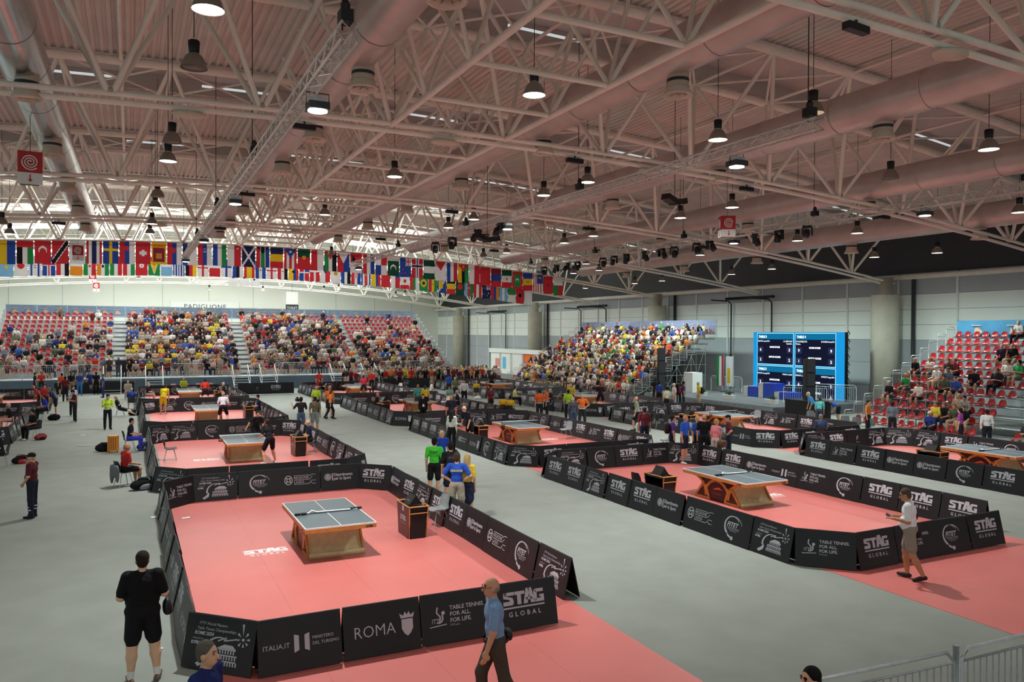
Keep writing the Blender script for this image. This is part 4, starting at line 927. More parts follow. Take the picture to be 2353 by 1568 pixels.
def body_prims(pose, H=1.75, fem=False, build=1.0, sleeve='short', leg='shorts', hair='short', fine=False, skirt=False, socks=False, face=False):
    P = POSE[pose]; s = H/1.75 if 'seat' not in P else 1.0; pr = []
    B = build; hipz = .93*s if 'seat' not in P else P['seat']+.09
    hip = np.array([0, 0, hipz]); ln = math.radians(P['lean']); R = rotx(-ln)
    def T(x, y, z): return hip+R @ np.array([x, y, z])*s
    sw = (.165 if fem else .185); hw = .092 if not fem else .098
    # torso
    pr += [ell(T(0, 0, .02), (.155*B*s, .115*B*s, .12*s), BOT_R, R), ell(T(0, .005*B, .17), (.142*B*s, .108*B*s, .16*s), TOP_R, R, .012), ell(T(0, .0, .36), (.165*(.5+.5*B)*s, .115*(.4+.6*B)*s, .17*s), TOP_R, R, .012),
           cone(T(-sw*.8, 0, .485), T(sw*.8, 0, .485), .062*s, .062*s, TOP_R, .008)]
    if B > 1.12: pr.append(ell(T(0, .05*B, .13), (.15*B*s, .11*B*s, .14*s), TOP_R, R, .012))
    if fem: pr.append(ell(T(0, .09, .34), (.12*s, .06*s, .07*s), TOP_R, R, .01))
    # neck and head
    hp, hy = P.get('head', (0, 0)); RH = rotz(math.radians(hy)) @ rotx(-math.radians(hp) - ln*.35)
    nk = T(0, .0, .54); hc = nk + (RH @ np.array([0, .02, .135]))*s
    def Hd(x, y, z): return hc+RH @ np.array([x, y, z])*s
    pr += [cone(T(0, -.005, .50), nk+(hc-nk)*.55, .056*s, .052*s, SKIN_R), ell(Hd(0, -.008, .02), (.076*s, .096*s, .098*s), SKIN_R, RH), ell(Hd(0, .03, -.055), (.056*s, .062*s, .066*s), SKIN_R, RH)]
    if fine or face:
        pr += [cone(Hd(0, .098, .005), Hd(0, .112, -.028), .010*s, .016*s, SKIN_R, k=.012), ell(Hd(.078, -.008, -.01), (.013*s, .026*s, .034*s), SKIN_R, RH, k=.01), ell(Hd(-.078, -.008, -.01), (.013*s, .026*s, .034*s), SKIN_R, RH, k=.01), ell(Hd(0, .082, -.072), (.026*s, .016*s, .011*s), SKIN_R, RH, k=.008),
               ell(Hd(.032, .082, .018), (.014*s, .012*s, .008*s), HAIR_R, RH, .004, k=.004), ell(Hd(-.032, .082, .018), (.014*s, .012*s, .008*s), HAIR_R, RH, .004, k=.004), cone(Hd(.05, .078, .042), Hd(.014, .09, .044), .007, .007, HAIR_R, .003, k=.006), cone(Hd(-.05, .078, .042), Hd(-.014, .09, .044), .007, .007, HAIR_R, .003, k=.006)]
    if hair in ('short', 'long', 'bun'):
        pr += [ell(Hd(0, -.026, .048), (.087*s, .095*s, .092*s), HAIR_R, RH, .004, k=.012), ell(Hd(0, -.062, -.005), (.076*s, .05*s, .085*s), HAIR_R, RH, .004, k=.012)]
    if hair == 'long': pr += [cone(Hd(0, -.07, .0), T(0, -.12, .34), .078*s, .06*s, HAIR_R, .006, k=.015), cone(Hd(.06, -.03, -.02), T(.08, -.07, .44), .04*s, .03*s, HAIR_R, .006, k=.015), cone(Hd(-.06, -.03, -.02), T(-.08, -.07, .44), .04*s, .03*s, HAIR_R, .006, k=.015)]
    if hair == 'bun': pr += [ell(Hd(0, -.11, .07), (.045*s, .045*s, .045*s), HAIR_R, RH, .004, k=.012)]
    if hair == 'bald': pr += [ell(Hd(0, -.04, -.018), (.080*s, .068*s, .052*s), HAIR_R, RH, .003, k=.012)]
    if hair == 'cap': pr += [ell(Hd(0, -.008, .06), (.086*s, .105*s, .075*s), EXT_R, RH, .006, k=.01), ell(Hd(0, .12, .052), (.062*s, .075*s, .012*s), EXT_R, RH, .006, k=.008), ell(Hd(0, -.055, -.02), (.07*s, .05*s, .06*s), HAIR_R, RH, .003, k=.012)]
    # arms
    joints = {}
    for i, sx in enumerate((1, -1)):
        up_, fo = P['arms'][i]; sh = T(sx*sw, 0, .475); u = R @ nrm(up_); el_ = sh+u*.285*s; f_ = nrm(R @ nrm(fo) if P['lean'] < 40 else nrm(fo)); wr = el_+f_*.25*s
        ab = .5+.5*B
        pr += [cone(sh, el_, .052*ab*s, .042*ab*s, TOP_R if sleeve == 'long' else SKIN_R), cone(el_, wr, .042*ab*s, .028*s, TOP_R if sleeve == 'long' else SKIN_R)]
        if sleeve != 'none': pr.append(cone(sh, sh+(el_-sh)*(.72 if sleeve == 'short' else 1), .064*ab*s, .060*ab*s, TOP_R, .010))
        if sleeve == 'long': pr.append(cone(el_, el_+(wr-el_)*.95, .048*ab*s, .036*s, TOP_R, .008))
        side = nrm(np.cross(f_, (0, 0, 1)) if abs(f_[2]) < .9 else np.array([0, 1, 0])); nn = np.cross(side, f_)
        pm = wr+f_*.055*s; pr.append(ell(pm, (.024*s, .04*s, .05*s), SKIN_R, np.stack([nn, side, f_], 1)))
        if fine:
            for q, (off, L) in enumerate(((-.030, .075), (-.010, .085), (.010, .08), (.029, .062))):
                a0 = pm+f_*.035+side*off; a1 = a0+f_*L*.5-nn*.006; a2 = a1+f_*L*.38-nn*.028
                pr += [cone(a0, a1, .0105, .0095, SKIN_R, k=.006), cone(a1, a2, .0095, .0075, SKIN_R, k=.006)]
            a0 = pm-f_*.015-side*.036; a1 = a0+f_*.03-side*.022; pr += [cone(a0, a1, .0125, .011, SKIN_R, k=.006), cone(a1, a1+f_*.032-side*.004-nn*.012, .011, .009, SKIN_R, k=.006)]
        else: pr.append(ell(pm+f_*.06*s, (.019*s, .034*s, .045*s), SKIN_R, np.stack([nn, side, f_], 1)))
        joints['hand%d' % i] = pm; joints['elbow%d' % i] = el_
    # legs
    for i, sx in enumerate((1, -1)):
        th, shn = P['legs'][i]; a = hip+np.array([sx*hw*s, 0, -.02]); kn = a+nrm(th)*.43*s; an = kn+nrm(shn)*.42*s; lb = .55+.45*B
        reg = BOT_R if leg == 'trousers' else SKIN_R
        pr += [cone(a, kn, .085*lb*s, .058*lb*s, reg), cone(kn, kn+(an-kn)*.35, .057*lb*s, .058*lb*s, reg), cone(kn+(an-kn)*.35, an, .058*lb*s, .038*s, reg)]
        if leg == 'shorts': pr.append(cone(a, a+(kn-a)*.74, .096*lb*s, .090*lb*s, BOT_R, .012))
        if leg == 'trousers': pr += [cone(a, kn, .092*lb*s, .072*lb*s, BOT_R, .012), cone(kn, an+nrm(shn)*.02, .070*lb*s, .060*s, BOT_R, .012)]
        if skirt: pr.append(cone(hip+np.array([0, 0, -.02]), hip+np.array([0, 0, -.38*s]), .13*s, .17*s, BOT_R, .012))
        fd = nrm((.22*sx, 1, 0)) if 'seat' not in P else np.array([0, 1., 0])
        tilt = nrm(shn); fz = np.array([0, 0, -.055*s])
        if tilt[1] < -.4: fd = nrm((0, .94, -.33))
        if pose == 'recline': fd = nrm((0, .25, 1)); fz = np.array([0, .05, -.03])
        hl = an+fz-fd*.045*s; toe = an+fz+fd*.165*s
        pr += [cone(hl, an+fz+fd*.06*s, .038*s, .042*s, SHOE_R, .004, k=.015), cone(an+fz+fd*.06*s, toe, .042*s, .033*s, SHOE_R, .004, k=.015)]
        if socks: pr.append(cone(an, an+(kn-an)*.16, .043*s, .045*s, EXT_R, .006, k=.01))
    return pr, joints, Hd
PM = [SKIN, TOPM, BOTM, SHOEM, HAIRM, EXTM]
def build_mesh(prims, h, name, drop_to=None, keep=None):
    V, Q, QR = surface(prims, h)
    if keep is not None:
        ok = keep(QR); Q, QR = Q[ok], QR[ok]; use = np.unique(Q); mp = np.full(len(V), -1); mp[use] = np.arange(len(use)); V, Q = V[use], mp[Q]
    if drop_to is None: dz = V[:, 2].min()
    else: dz = drop_to
    V = V-np.array([0, 0, dz])
    me = bpy.data.meshes.new(name); me.vertices.add(len(V)); me.vertices.foreach_set('co', V.astype(np.float32).ravel())
    me.loops.add(len(Q)*4); me.loops.foreach_set('vertex_index', Q.astype(np.int32).ravel())
    me.polygons.add(len(Q)); me.polygons.foreach_set('loop_start', np.arange(0, len(Q)*4, 4, dtype=np.int32)); me.polygons.foreach_set('loop_total', np.full(len(Q), 4, np.int32))
    for m in PM: me.materials.append(m)
    me.polygons.foreach_set('material_index', QR.astype(np.int32)); me.polygons.foreach_set('use_smooth', np.ones(len(Q), bool)); me.update(calc_edges=True); me.validate()
    return me, dz

def soft_mesh(prims, h, mats, name):
    V, Q, QR = surface(prims, h, blend=.04); V = V-np.array([0, 0, V[:, 2].min()])
    me = bpy.data.meshes.new(name); me.from_pydata([tuple(v) for v in V], [], [tuple(int(a) for a in q) for q in Q])
    for m in mats: me.materials.append(m)
    me.polygons.foreach_set('material_index', QR.astype(np.int32)); me.polygons.foreach_set('use_smooth', [True]*len(Q)); return me

# ================================================================== stands
b = MB()
def low_shell():
    rows = [(-.20, .43, .36), (-.05, .42, .38), (.12, .44, .38), (.18, .52, .37), (.22, .65, .33), (.24, .75, .20)]
    nx = 4; vs = []
    for y, z, wd in rows:
        for k in range(nx+1):
            s = k/nx*2-1; vs.append((s*wd/2, y-(.05*s*s if z > .5 else 0), z+(.035*s*s if z < .5 else 0)))
    n = nx+1; fs = [(i*n+k, i*n+k+1, (i+1)*n+k+1, (i+1)*n+k) for i in range(len(rows)-1) for k in range(nx)]
    return vs, fs
LSV, LSF = low_shell(); b = MB(); b.add(LSV, LSF, RED_M); SEATM = b.mesh('stand_seat', True)
def rail_mesh(L, h=1.1, gap=.13, m=STEEL_M, r=.022, name='rail_panel', z0=.15):
    b = MB(); c = .12
    b.tube([(0, 0, 0), (0, 0, h-c), (c, 0, h), (L-c, 0, h), (L, 0, h-c), (L, 0, 0)], r, m, 6); b.tube([(0, 0, z0), (L, 0, z0)], r*.8, m, 6); b.tube([(0, 0, h-.14), (L, 0, h-.14)], r*.7, m, 6)
    x = gap
    while x < L-.05: b.tube([(x, 0, z0), (x, 0, h-.14)], .012, m, 4, False); x += gap
    return b.mesh(name, True)
RAIL25 = rail_mesh(2.5); RAIL1 = rail_mesh(.95, 1.0, .12)
FREE = {}      # seats open to spectators: stand -> list of (row, world pos, heading)
def stand(key, label, origin, rz, L, rows, dep, rise, pan0, aisles, blocks, max_parts, side=(1, 1), banner=None, front_plat=0.0):
    t = thing('grandstand', origin, rz, label, 'grandstand', 'temporary grandstands')
    mw = Matrix.Translation(origin) @ Matrix.Rotation(rz, 4, 'Z'); FREE[key] = []
    stuff = MB(); n_parts = 0; seats = []
    for i in range(rows):
        y = dep*i; zt = pan0-.42+rise*i
        b = MB(); b.box2((0, y-.45, zt-.05), (L, y+dep-.45, zt), TREAD_M if key == 'far' else TREADG_M); b.obj('tread', t)
        if i and key == 'far': b = MB(); b.box2((0, y-.46, zt-rise+.02), (L, y-.44, zt-.06), RISER_M); b.obj('riser', t)
        b = MB(); b.tube([(0, y+.02, zt+.40), (L, y+.02, zt+.40)], .02, STEEL_M, 5); b.tube([(0, y+.3, zt+.02), (L, y+.3, zt+.02)], .02, STEEL_M, 5); b.obj('seat_bar', t, True)
        x = .3
        while x < L-.2:
            if not any(a0 < x < a1 for a0, a1 in aisles(i)):
                p = mw @ Vector((x, y, zt)); seats.append((i, x, y, zt)); FREE[key].append((i, x, p, rz))
            x += .5
        for a0, a1 in aisles(i):
            if a1-a0 < 1.6:
                b = MB(); b.box2((a0+.1, y-.45-dep/2+.05, zt-rise/2-.04), (a1-.1, y-.45+.05, zt-rise/2), TREAD_M); b.obj('step', t)
    seats.sort(key=lambda q: -q[0] if key == 'far' else q[0])
    for k, (i, x, y, zt) in enumerate(seats):
        if k < max_parts: put('seat', SEATM, t, (x, y, zt))
        else: stuff.add([(vx+x, vy+y, vz+zt) for vx, vy, vz in LSV], LSF, RED_M)
    if stuff.v: stuff.obj('seats', t, True, kind='stuff')
    for sd, x in ((0, -.06), (1, L+.06)):
        if not side[sd]: continue
        for i in range(rows):
            y = dep*i; zt = pan0-.42+rise*i
            put('side_rail', RAIL1, t, M=Matrix.Translation((x, y-.45, zt)) @ Matrix.Rotation(math.pi/2, 4, 'Z') @ Matrix.Diagonal((dep/.95, 1, 1, 1)))
    # scaffold under the treads
    for x in np.arange(0, L+.01, L/max(2, round(L/2.6))):
        for j in range(0, rows, 2):
            y = dep*j; zt = pan0-.47+rise*j
            if zt > .2 and (x < 3 or x > L-3): span('post', (x, y, 0), (x, y, zt), .024, t, UNIT_STEEL)
    for x in (0, L):
        for j in range(0, rows-2, 2):
            y0, y1 = dep*j, dep*(j+2); z1 = pan0-.47+rise*(j+2)
            span('brace', (x, y0, .1), (x, y1, z1-.1), .018, t, UNIT_STEEL); span('brace', (x, y1, .1), (x, y0, max(.2, z1-2*rise)), .018, t, UNIT_STEEL)
            for zz in np.arange(.9, z1-.3, .8): span('ledger', (x, y0, zz), (x, y1, zz), .018, t, UNIT_STEEL)
    yb = dep*rows-.35; zb = pan0-.42+rise*(rows-1)
    if banner:
        mB, n, h = banner
        for k in range(n):
            b = MB(); x0, x1 = L*k/n+.03, L*(k+1)/n-.03; m_ = 10
            b.add([(x0+(x1-x0)*q/m_, yb+.03*math.sin(q*1.3+k), z) for z in (zb+.35, zb+.35+h) for q in range(m_+1)], [(q, q+1, m_+2+q, m_+1+q) for q in range(m_)], mB); o = b.obj('banner', t, True)
            g = G2(mat('banner_mark_orange', 'd8b49a', .6, 0, 0)); 
            for q in range(2):
                cx = x0+(x1-x0)*(.28+.45*q); cz = zb+.35+h*.42
                g.poly([(cx-.2, cz-.12), (cx+.22, cz-.16), (cx+.3, cz-.02), (cx+.02, cz+.2), (cx-.14, cz+.14)]); g.bar(cx-.35, cz+.28, cx+.2, cz+.33)
            put('banner_mark', g.mesh('banner_mark'), o, (0, yb-.06, 0))
        for k in range(n+1): span('banner_post', (L*k/n, yb+.06, zb), (L*k/n, yb+.06, zb+.4+h), .025, t, UNIT_STEEL)
    return t, mw
FAR_A = lambda i: [(8.45, 9.75), (18.55, 19.75), (28.9, 29.8)]
far_t, far_m = stand('far', 'long far grandstand with red seats facing the camera', (-9.9, 71.9, 0), 0, 37.9, 13, .80, .39, 1.55, FAR_A, None, 300, (1, 1), (mat('blue_grey_banner', '7f9ab4', .6, 0, .12), 16, 1.05))
M1_A = lambda i: []
mid_t, mid_m = stand('mid', 'crowded grandstand along the panelled wall beside the stage', (33.2, 68.2, 0), -math.pi/2, 20.2, 12, .69, .40, .5, M1_A, None, 60, (1, 1), (mat('grey_violet_banner', '8d93b4', .6, 0, .15), 2, 1.15))
R2_A = lambda i: [(6.35, 8.1)]
rig_t, rig_m = stand('right', 'grandstand of mostly empty red seats beyond the score screen', (33.15, 28.35, 0), -math.pi/2, 13.0, 12, .715, .39, .45, R2_A, None, 300, (1, 0), (BLUEB_M, 3, 1.0))
# front platform, rails, stairs of the far stand
b = MB(); b.box2((-.1, -2.3, 1.05), (38.0, -.45, 1.12), TREAD_M); b.obj('platform', far_t)
b = MB(); n = 60; b.add([(k*38/n, -2.32+.03*math.sin(k*1.1), z) for z in (.02, 1.05) for k in range(n+1)], [(k, k+1, n+2+k, n+1+k) for k in range(n)], SKIRT_M); b.obj('skirt', far_t, True)
STAIRX = [8.0, 11.0, 17.6, 19.8, 25.8, 28.6]
x = 0.0
while x < 36:
    if not any(s-.3 < x+2.5 and x < s+1.5 for s in STAIRX): put('front_rail', RAIL25, far_t, (x, -2.28, 1.12)); x += 2.56
    else: x += .4
for sx in STAIRX:
    for k in range(6):
        b = MB(); z = 1.12*(k+.5)/6; b.box2((sx, -2.35-.28*(6-k), z-.03), (sx+1.25, -2.35-.28*(5-k), z+.0), TREAD_M); b.obj('step', far_t)
    for s in (0, 1.25):
        b = MB(); b.tube([(sx+s, -4.05, 0), (sx+s, -4.05, .95), (sx+s, -2.35, 2.1), (sx+s, -2.3, 1.1)], .028, WHITE_M, 6); b.tube([(sx+s, -4.05, .3), (sx+s, -2.35, 1.35)], .022, WHITE_M, 6); b.obj('stair_rail', far_t, True)
# near crowd barriers at the lower right of the frame
BARN = rail_mesh(2.28, 1.1, .115, STEEL_M, .024, 'crowd_barrier', .2)
for k, (x, y, rz, lb) in enumerate([(6.55, 6.18, -.06, 'galvanised crowd barrier section beside a dark-haired head'), (8.95, 6.03, -.03, 'galvanised crowd barrier section with the closest-set bars'), (11.3, 5.96, -.02, 'galvanised crowd barrier section running out of the frame')]):
    t = thing('crowd_barrier', (x, y, 0), rz, lb, 'barrier', 'galvanised crowd barriers')
    put('frame', BARN, t)
    for s in (.25, 2.03):
        b = MB(); b.tube([(s, -.3, .015), (s, .3, .015)], .02, STEEL_M, 6); b.obj('foot', t, True)
    b = MB(); b.tube([(2.32, 0, .3), (2.32, 0, 1.16)], .035, STEEL_M, 8); b.obj('coupling_post', t, True)

# ================================================================== stage and scoreboard
b = MB(); b.box2((33.6, 34.2, .0), (42.2, 46.8, .6), STAGE_M); st = b.obj('stage', label='low grey stage in front of the score screen', cat='stage')
b = MB(); b.box2((33.52, 34.2, .02), (33.6, 46.8, .56), mat('stage_skirt', '7d848c', .6, 0, .2, 2)); b.obj('skirt', st)
scr = thing('score_screen', (41.0, 43.75, .42), -math.pi/2, 'large blue LED score screen showing four tables at the back of the stage', 'screen')
SWD, SHT = 8.15, 4.6
b = MB(); b.box((SWD/2, .15, SHT/2), (SWD, .28, SHT), BLACK_M); b.obj('housing', scr)
b = MB(); b.add([(0, -.001, 0), (SWD, -.001, 0), (SWD, -.001, SHT), (0, -.001, SHT)], [(0, 1, 2, 3)], LED_BLUE); b.obj('led_panel', scr)
PL = [('TABLE 3', 'FILIMON Lucian,ROU', 'AL SABROURY', 'Tarek,KU..', ('6', '3'), ('2', '2')), ('TABLE 4', 'KOLODZIEJCZYK', 'DI FIORE Nicola,ITA', 'Wojcie...', ('9', '9'), ('1', '2')), ('TABLE 5', 'KUNOS Aorjeeg,DYN', 'WANG Ya,CHN', '', ('2', '1'), ('0', '0')), ('TABLE 6', 'KRISHTO..,KEN', 'SAVELEV Sergei,AIN', '', ('6', '2'), ('1', '1'))]
for q, (tt, n1, n2, n3, gs, ms) in enumerate(PL):
    cw, chh = 3.48, 2.25; x0 = .38+(q % 2)*(cw+.12); z0 = SHT-.06-(1+q//2)*chh-(q//2)*.06
    g = G2(LED_DARK); g.bar(x0, z0, x0+cw, z0+chh, LED_EDGE); pm = put('score_panel_border', g.mesh('score_border'), scr, (0, -.006, 0))
    g = G2(LED_DARK); g.bar(x0+.05, z0+.05, x0+cw-.05, z0+chh-.05); put('score_panel', g.mesh('score_panel'), scr, (0, -.012, 0))
    g = G2(LED_TEAL); g.bar(x0+.08, z0+chh-.45, x0+cw-.08, z0+chh-.08); put('score_title_bar', g.mesh('score_title_bar'), scr, (0, -.018, 0))
    g = G2(LED_BOX)
    for zz in (z0+.85, z0+.14):
        for xx in (x0+.12, x0+cw-.62): g.bar(xx, zz, xx+.5, zz+.42)
    put('score_boxes', g.mesh('score_boxes'), scr, (0, -.018, 0))
    g = G2(LED_WHITE); g.text(tt, .22, x0+.18, z0+chh-.34, bold=.008); put('score_title', g.mesh('score_title'), scr, (0, -.024, 0)); g = G2(LED_WHITE); g.text(n1, .15, x0+.1, z0+chh-.63, sx=.85); g.text(n2, .15, x0+cw-.1, z0+chh-.63, align='RIGHT', sx=.85)
    if n3: g.text(n3, .15, (x0+cw-.1) if q == 0 else x0+.1, z0+chh-.8, align='RIGHT' if q == 0 else 'LEFT', sx=.85)
    put('player_names', g.mesh('player_names'), scr, (0, -.024, 0)); g = G2(LED_WHITE)
    g.text('GAME SCORE', .16, x0+cw/2, z0+1.2, align='CENTER', bold=.006); put('score_caption', g.mesh('score_caption'), scr, (0, -.024, 0)); g = G2(LED_WHITE); g.text('MATCH SCORE', .16, x0+cw/2, z0+.5, align='CENTER', bold=.006)
    put('score_caption', g.mesh('score_caption'), scr, (0, -.024, 0)); g = G2(LED_WHITE)
    for (a, c), zz in ((gs, z0+.97), (ms, z0+.26)):
        g.text(a, .27, x0+.37, zz, align='CENTER', bold=.008); g.text(c, .27, x0+cw-.37, zz, align='CENTER', bold=.008)
    put('score_digits', g.mesh('score_digits'), scr, (0, -.024, 0))
for k in range(9):
    b = MB(); b.tube([(SWD+.02, .25, .3+k*.5), (SWD+.12, .3, .5+k*.5), (SWD+.02, .25, .7+k*.5)], .03, BLACK_M, 5); b.obj('cable_loop', scr, True)
# tall loudspeaker columns
for k, (x, y, h, lb) in enumerate([(35.6, 47.6, 3.3, 'tall black loudspeaker column beside the crowded stand'), (34.5, 32.4, 3.3, 'tall black loudspeaker column in front of the score screen')]):
    t = thing('loudspeaker_column', (x, y, 0 if k == 0 else 1.15), -.4, lb, 'loudspeaker', 'tall black loudspeaker columns')
    z = 0
    for q, hh in enumerate((.95, .95, .95, .95) if k == 0 else (.78, .78, .78)):
        b = MB(); b.box((0, 0, z+hh/2), (.52, .5, hh-.01), BLACK_M); b.box((0, -.255, z+hh/2), (.46, .012, hh-.1), DGREY_M); b.obj('cabinet', t); z += hh
b = MB(); b.box2((33.9, 31.3, 0), (35.0, 33.6, 1.15), BLACK_M); b.obj('subwoofer_stack', label='black subwoofer block under the loudspeaker column by the stage', cat='loudspeaker')
# lectern cube, podium, flower boxes, flags on poles
b = MB(); b.box2((36.6, 45.2, .6), (37.5, 46.2, 2.05), WHITE_M); b.obj('lectern', label='white box-shaped lectern on the stage', cat='lectern')
pod = thing('winners_podium', (38.6, 39.5, .6), -math.pi/2, 'royal blue winners podium with silver steps on the stage', 'podium')
for k, (x, hh, nm) in enumerate([(-1.45, .7, '2'), (0, 1.0, '1'), (1.45, .5, '3')]):
    b = MB(); b.box((x*1.0+.25, 0, hh/2), (.95, 1.0, hh), BLUE_M); o = b.obj('block', pod)
    b = MB(); b.box((x-.45, -.02, hh/2), (.42, .98, hh-.03), ALU_M); b.obj('silver_face', pod)
    g = G2(WHITE_M); g.text(nm, .3, x-.45, hh/2-.1, align='CENTER'); put('number', g.mesh('podium_number'), o, (0, -.52, 0))
for k, (x, y) in enumerate([(35.4, 45.1), (35.3, 42.6), (35.3, 39.9), (35.2, 36.0), (35.2, 44.0)][:4]):
    t = thing('flower_box', (x, y, .6), -math.pi/2, 'white trough of plants on the stage, %s from the lectern' % nth(k), 'planter', 'white plant troughs on the stage')
    b = MB(); b.prism([(-.42, 0), (.42, 0), (.48, .28), (-.48, .28)], .3, WHITE_M); b.obj('trough', t)
    rr = random.Random(k)
    for q in range(16):
        a = rr.random()*6.28; b2 = MB(); r_ = .25*rr.random(); px = (rr.random()-.5)*.7
        b2.tube([(px, 0, .27), (px+.06*math.cos(a), .08*math.sin(a), .42), (px+.16*math.cos(a), .16*math.sin(a), .46+.1*rr.random())], [.018, .03, .004], mat('plant_leaf', '33502c', .6, 0, .2), 4); b2.obj('leaf', t)
for k, (x, y, sp_, lb) in enumerate([(39.2, 45.0, 'V:gwr', 'green white and red flag furled on a pole on the stage'), (39.2, 44.0, 'V:w|R:y:.2:.4:.6:.9', 'white flag with gold emblem on a pole beside the score screen')]):
    t = thing('pole_flag', (x, y, .6), -1.2, lb, 'flag')
    span('pole', (0, 0, 0), (.12, 0, 2.75), .02, t, UNIT_STEEL); b = MB(); b.lathe([(.2, 0), (.2, .05), (.03, .08)], DGREY_M, 12); b.obj('base', t)
    o = put('cloth', make_flag(sp_, .62, 2.2, 50+k), t, (-.2, .05, 2.65))
# stage rails, extinguisher, cases
for k, (x, y, rz, lb) in enumerate([(36.6, 36.4, -.9, 'grey guard rail on the stage before the score screen'), (39.6, 36.6, -1.2, 'grey guard rail on the stage end nearest the empty seats'), (39.5, 46.6, -1.2, 'grey guard rail behind the white lectern')]):
    put('guard_rail', RAIL25, None, (x, y, .6), rz, lb, 'guard rail', 'guard rails round the stage')
def extinguisher(x, y, z, lb):
    t = thing('fire_extinguisher', (x, y, z), 0, lb, 'fire extinguisher', 'red fire extinguishers'); R_ = mat('extinguisher_red', 'a8201c', .3)
    b = MB(); b.lathe([(.0, 0), (.085, .01), (.09, .05), (.09, .46), (.05, .55), (.03, .57)], R_, 14); b.obj('cylinder', t, True)
    b = MB(); b.box((0, 0, .61), (.05, .12, .06), BLACK_M); b.tube([(0, .05, .6), (.1, .08, .5), (.11, .06, .2)], .012, BLACK_M, 5); b.obj('valve', t)
extinguisher(33.3, 31.3, 0, 'red fire extinguisher standing beside the stage front'); extinguisher(44.2, 50.9, 1.1, 'red fire extinguisher hung on the panelled wall')
b = MB(); b.box2((42.4, 30.6, .0), (43.7, 33.3, 2.4), BLACK_M); b.obj('flight_case', label='black equipment rack between score screen and concrete column', cat='equipment rack')
# exhibitor booth in the far corner
bo = thing('exhibition_booth', (40.5, 80, 0), -math.pi/2, 'white exhibition booth with orange panel in the far corner', 'booth')
for k in range(5):
    b = MB(); b.box((-9+k*3.0+1.5, 0, 1.25), (2.9, .1, 2.5), [WHITE_M, WHITE_M, WHITE_M, mat('booth_orange', 'e86a1e', .6), WHITE_M][k]); b.obj('panel', bo)
b = MB(); b.box((-1.5, -.2, 2.75), (15.2, .1, .5), WHITE_M); b.obj('fascia', bo)
for k in range(6): span('post', (-9+k*3.0, -.2, 0), (-9+k*3.0, -.2, 3.0), .04, bo, UNIT_STEEL)
g = G2(LED_EDGE); g.bar(-5.5, .6, -4.6, 2.0, mat('poster_blue', '58b8dc', .6)); g.bar(-7.6, .8, -6.2, 1.8, mat('poster_red', 'd88a84', .6)); put('poster', g.mesh('poster'), bo, (0, -.07, 0))
# signs on the back wall
g = G2(DGREY_M); g.text('PADIGLIONE', .9, 0, 0, align='CENTER', spacing=1.1)
t = thing('hall_sign', (9.5, YB-.3, 8.1), 0, 'white hall sign with grey lettering high on the back wall', 'sign'); b = MB(); b.box((0, .06, .3), (9, .1, 1.5), WHITE_M); b.obj('board', t); put('lettering', g.mesh('hall_lettering'), t)
t = thing('toilet_sign', (18.9, 104, 7.6), 0, 'dark hanging toilet sign near the back wall', 'sign'); b = MB(); b.box((0, 0, .4), (1.6, .1, .9), DGREY_M); b.obj('board', t); g = G2(WHITE_M); g.text('TOILET', .4, 0, .3, align='CENTER'); put('lettering', g.mesh('toilet_lettering'), t, (0, -.06, 0)); b = MB(); b.box((0, 0, 1.7), (1.5, .08, 1.6), WHITE_M); b.obj('pictogram_board', t); span('cable', (0, 0, 2.5), (0, 0, ztop(18.9)-7.6+.3), .02, t, UNIT_CABLE)
for k, x in enumerate((4.2, 14.5, 19.5)):
    b = MB(); b.box((0, 0, 0), (4.2, .12, .9), mat('wall_window_frame', 'cfcabc', .5)); b.obj('wall_vent', loc=(x, YB-.1, 7.9), label='pale horizontal vent panel high on the back wall, %s in line' % nth(k), cat='vent', group='vent panels on the back wall')

# ================================================================== bags, bottles and other small things
def blob(b, c, r, m, n=10, k=6, e=.55):
    vs = []; 
    for i in range(k+1):
        th = math.pi*i/k
        for j in range(n): q = lambda v: math.copysign(abs(v)**e, v); vs.append((c[0]+r[0]*q(math.sin(th))*q(math.cos(2*math.pi*j/n)), c[1]+r[1]*q(math.sin(th))*q(math.sin(2*math.pi*j/n)), c[2]+r[2]*q(math.cos(th))))
    b.add(vs, [(i*n+j, i*n+(j+1) % n, (i+1)*n+(j+1) % n, (i+1)*n+j) for i in range(k) for j in range(n)], m)
def bag(x, y, z, rz, s, m, label, m2=None, strap=True):
    t = thing('sports_bag', (x, y, z), rz, label, 'bag')
    rr = random.Random(int(x*10+y*7)); j = lambda a: a*(1+.25*(rr.random()-.5))
    put('body', soft_mesh([ell((0, 0, .13*s), (j(.25)*s, j(.14)*s, j(.13)*s), 0), ell((j(.12)*s, .02*s, .14*s), (.15*s, .13*s, j(.14)*s), 0), ell((-j(.14)*s, -.01*s, .10*s), (.14*s, .14*s, .10*s), 0), ell((0, .02*s, j(.22)*s), (.14*s, .08*s, .06*s), 0)], .025, [m], 'bag_body'), t)
    put('pocket', soft_mesh([ell((j(.03)*s, -.12*s, .10*s), (j(.15)*s, .06*s, .08*s), 0)], .02, [m2 or m], 'bag_pocket'), t)
    if strap:
        b = MB(); b.tube([(-.18*s, 0, .2*s), (-.1*s, -.05*s, .31*s), (.08*s, -.08*s, .30*s), (.17*s, -.1*s, .16*s)], .012*s, m2 or DGREY_M, 5); b.obj('strap', t, True)
bag(.35, 26.6, 0, .3, 1.3, BAG_M, 'black duffel bag beside the red-shirted man', mat('bag_grey', '8a8d90', .7)); bag(.55, 26.95, .0, 1.0, 1.0, BAG_M, 'dark backpack leaning behind the duffel bag')
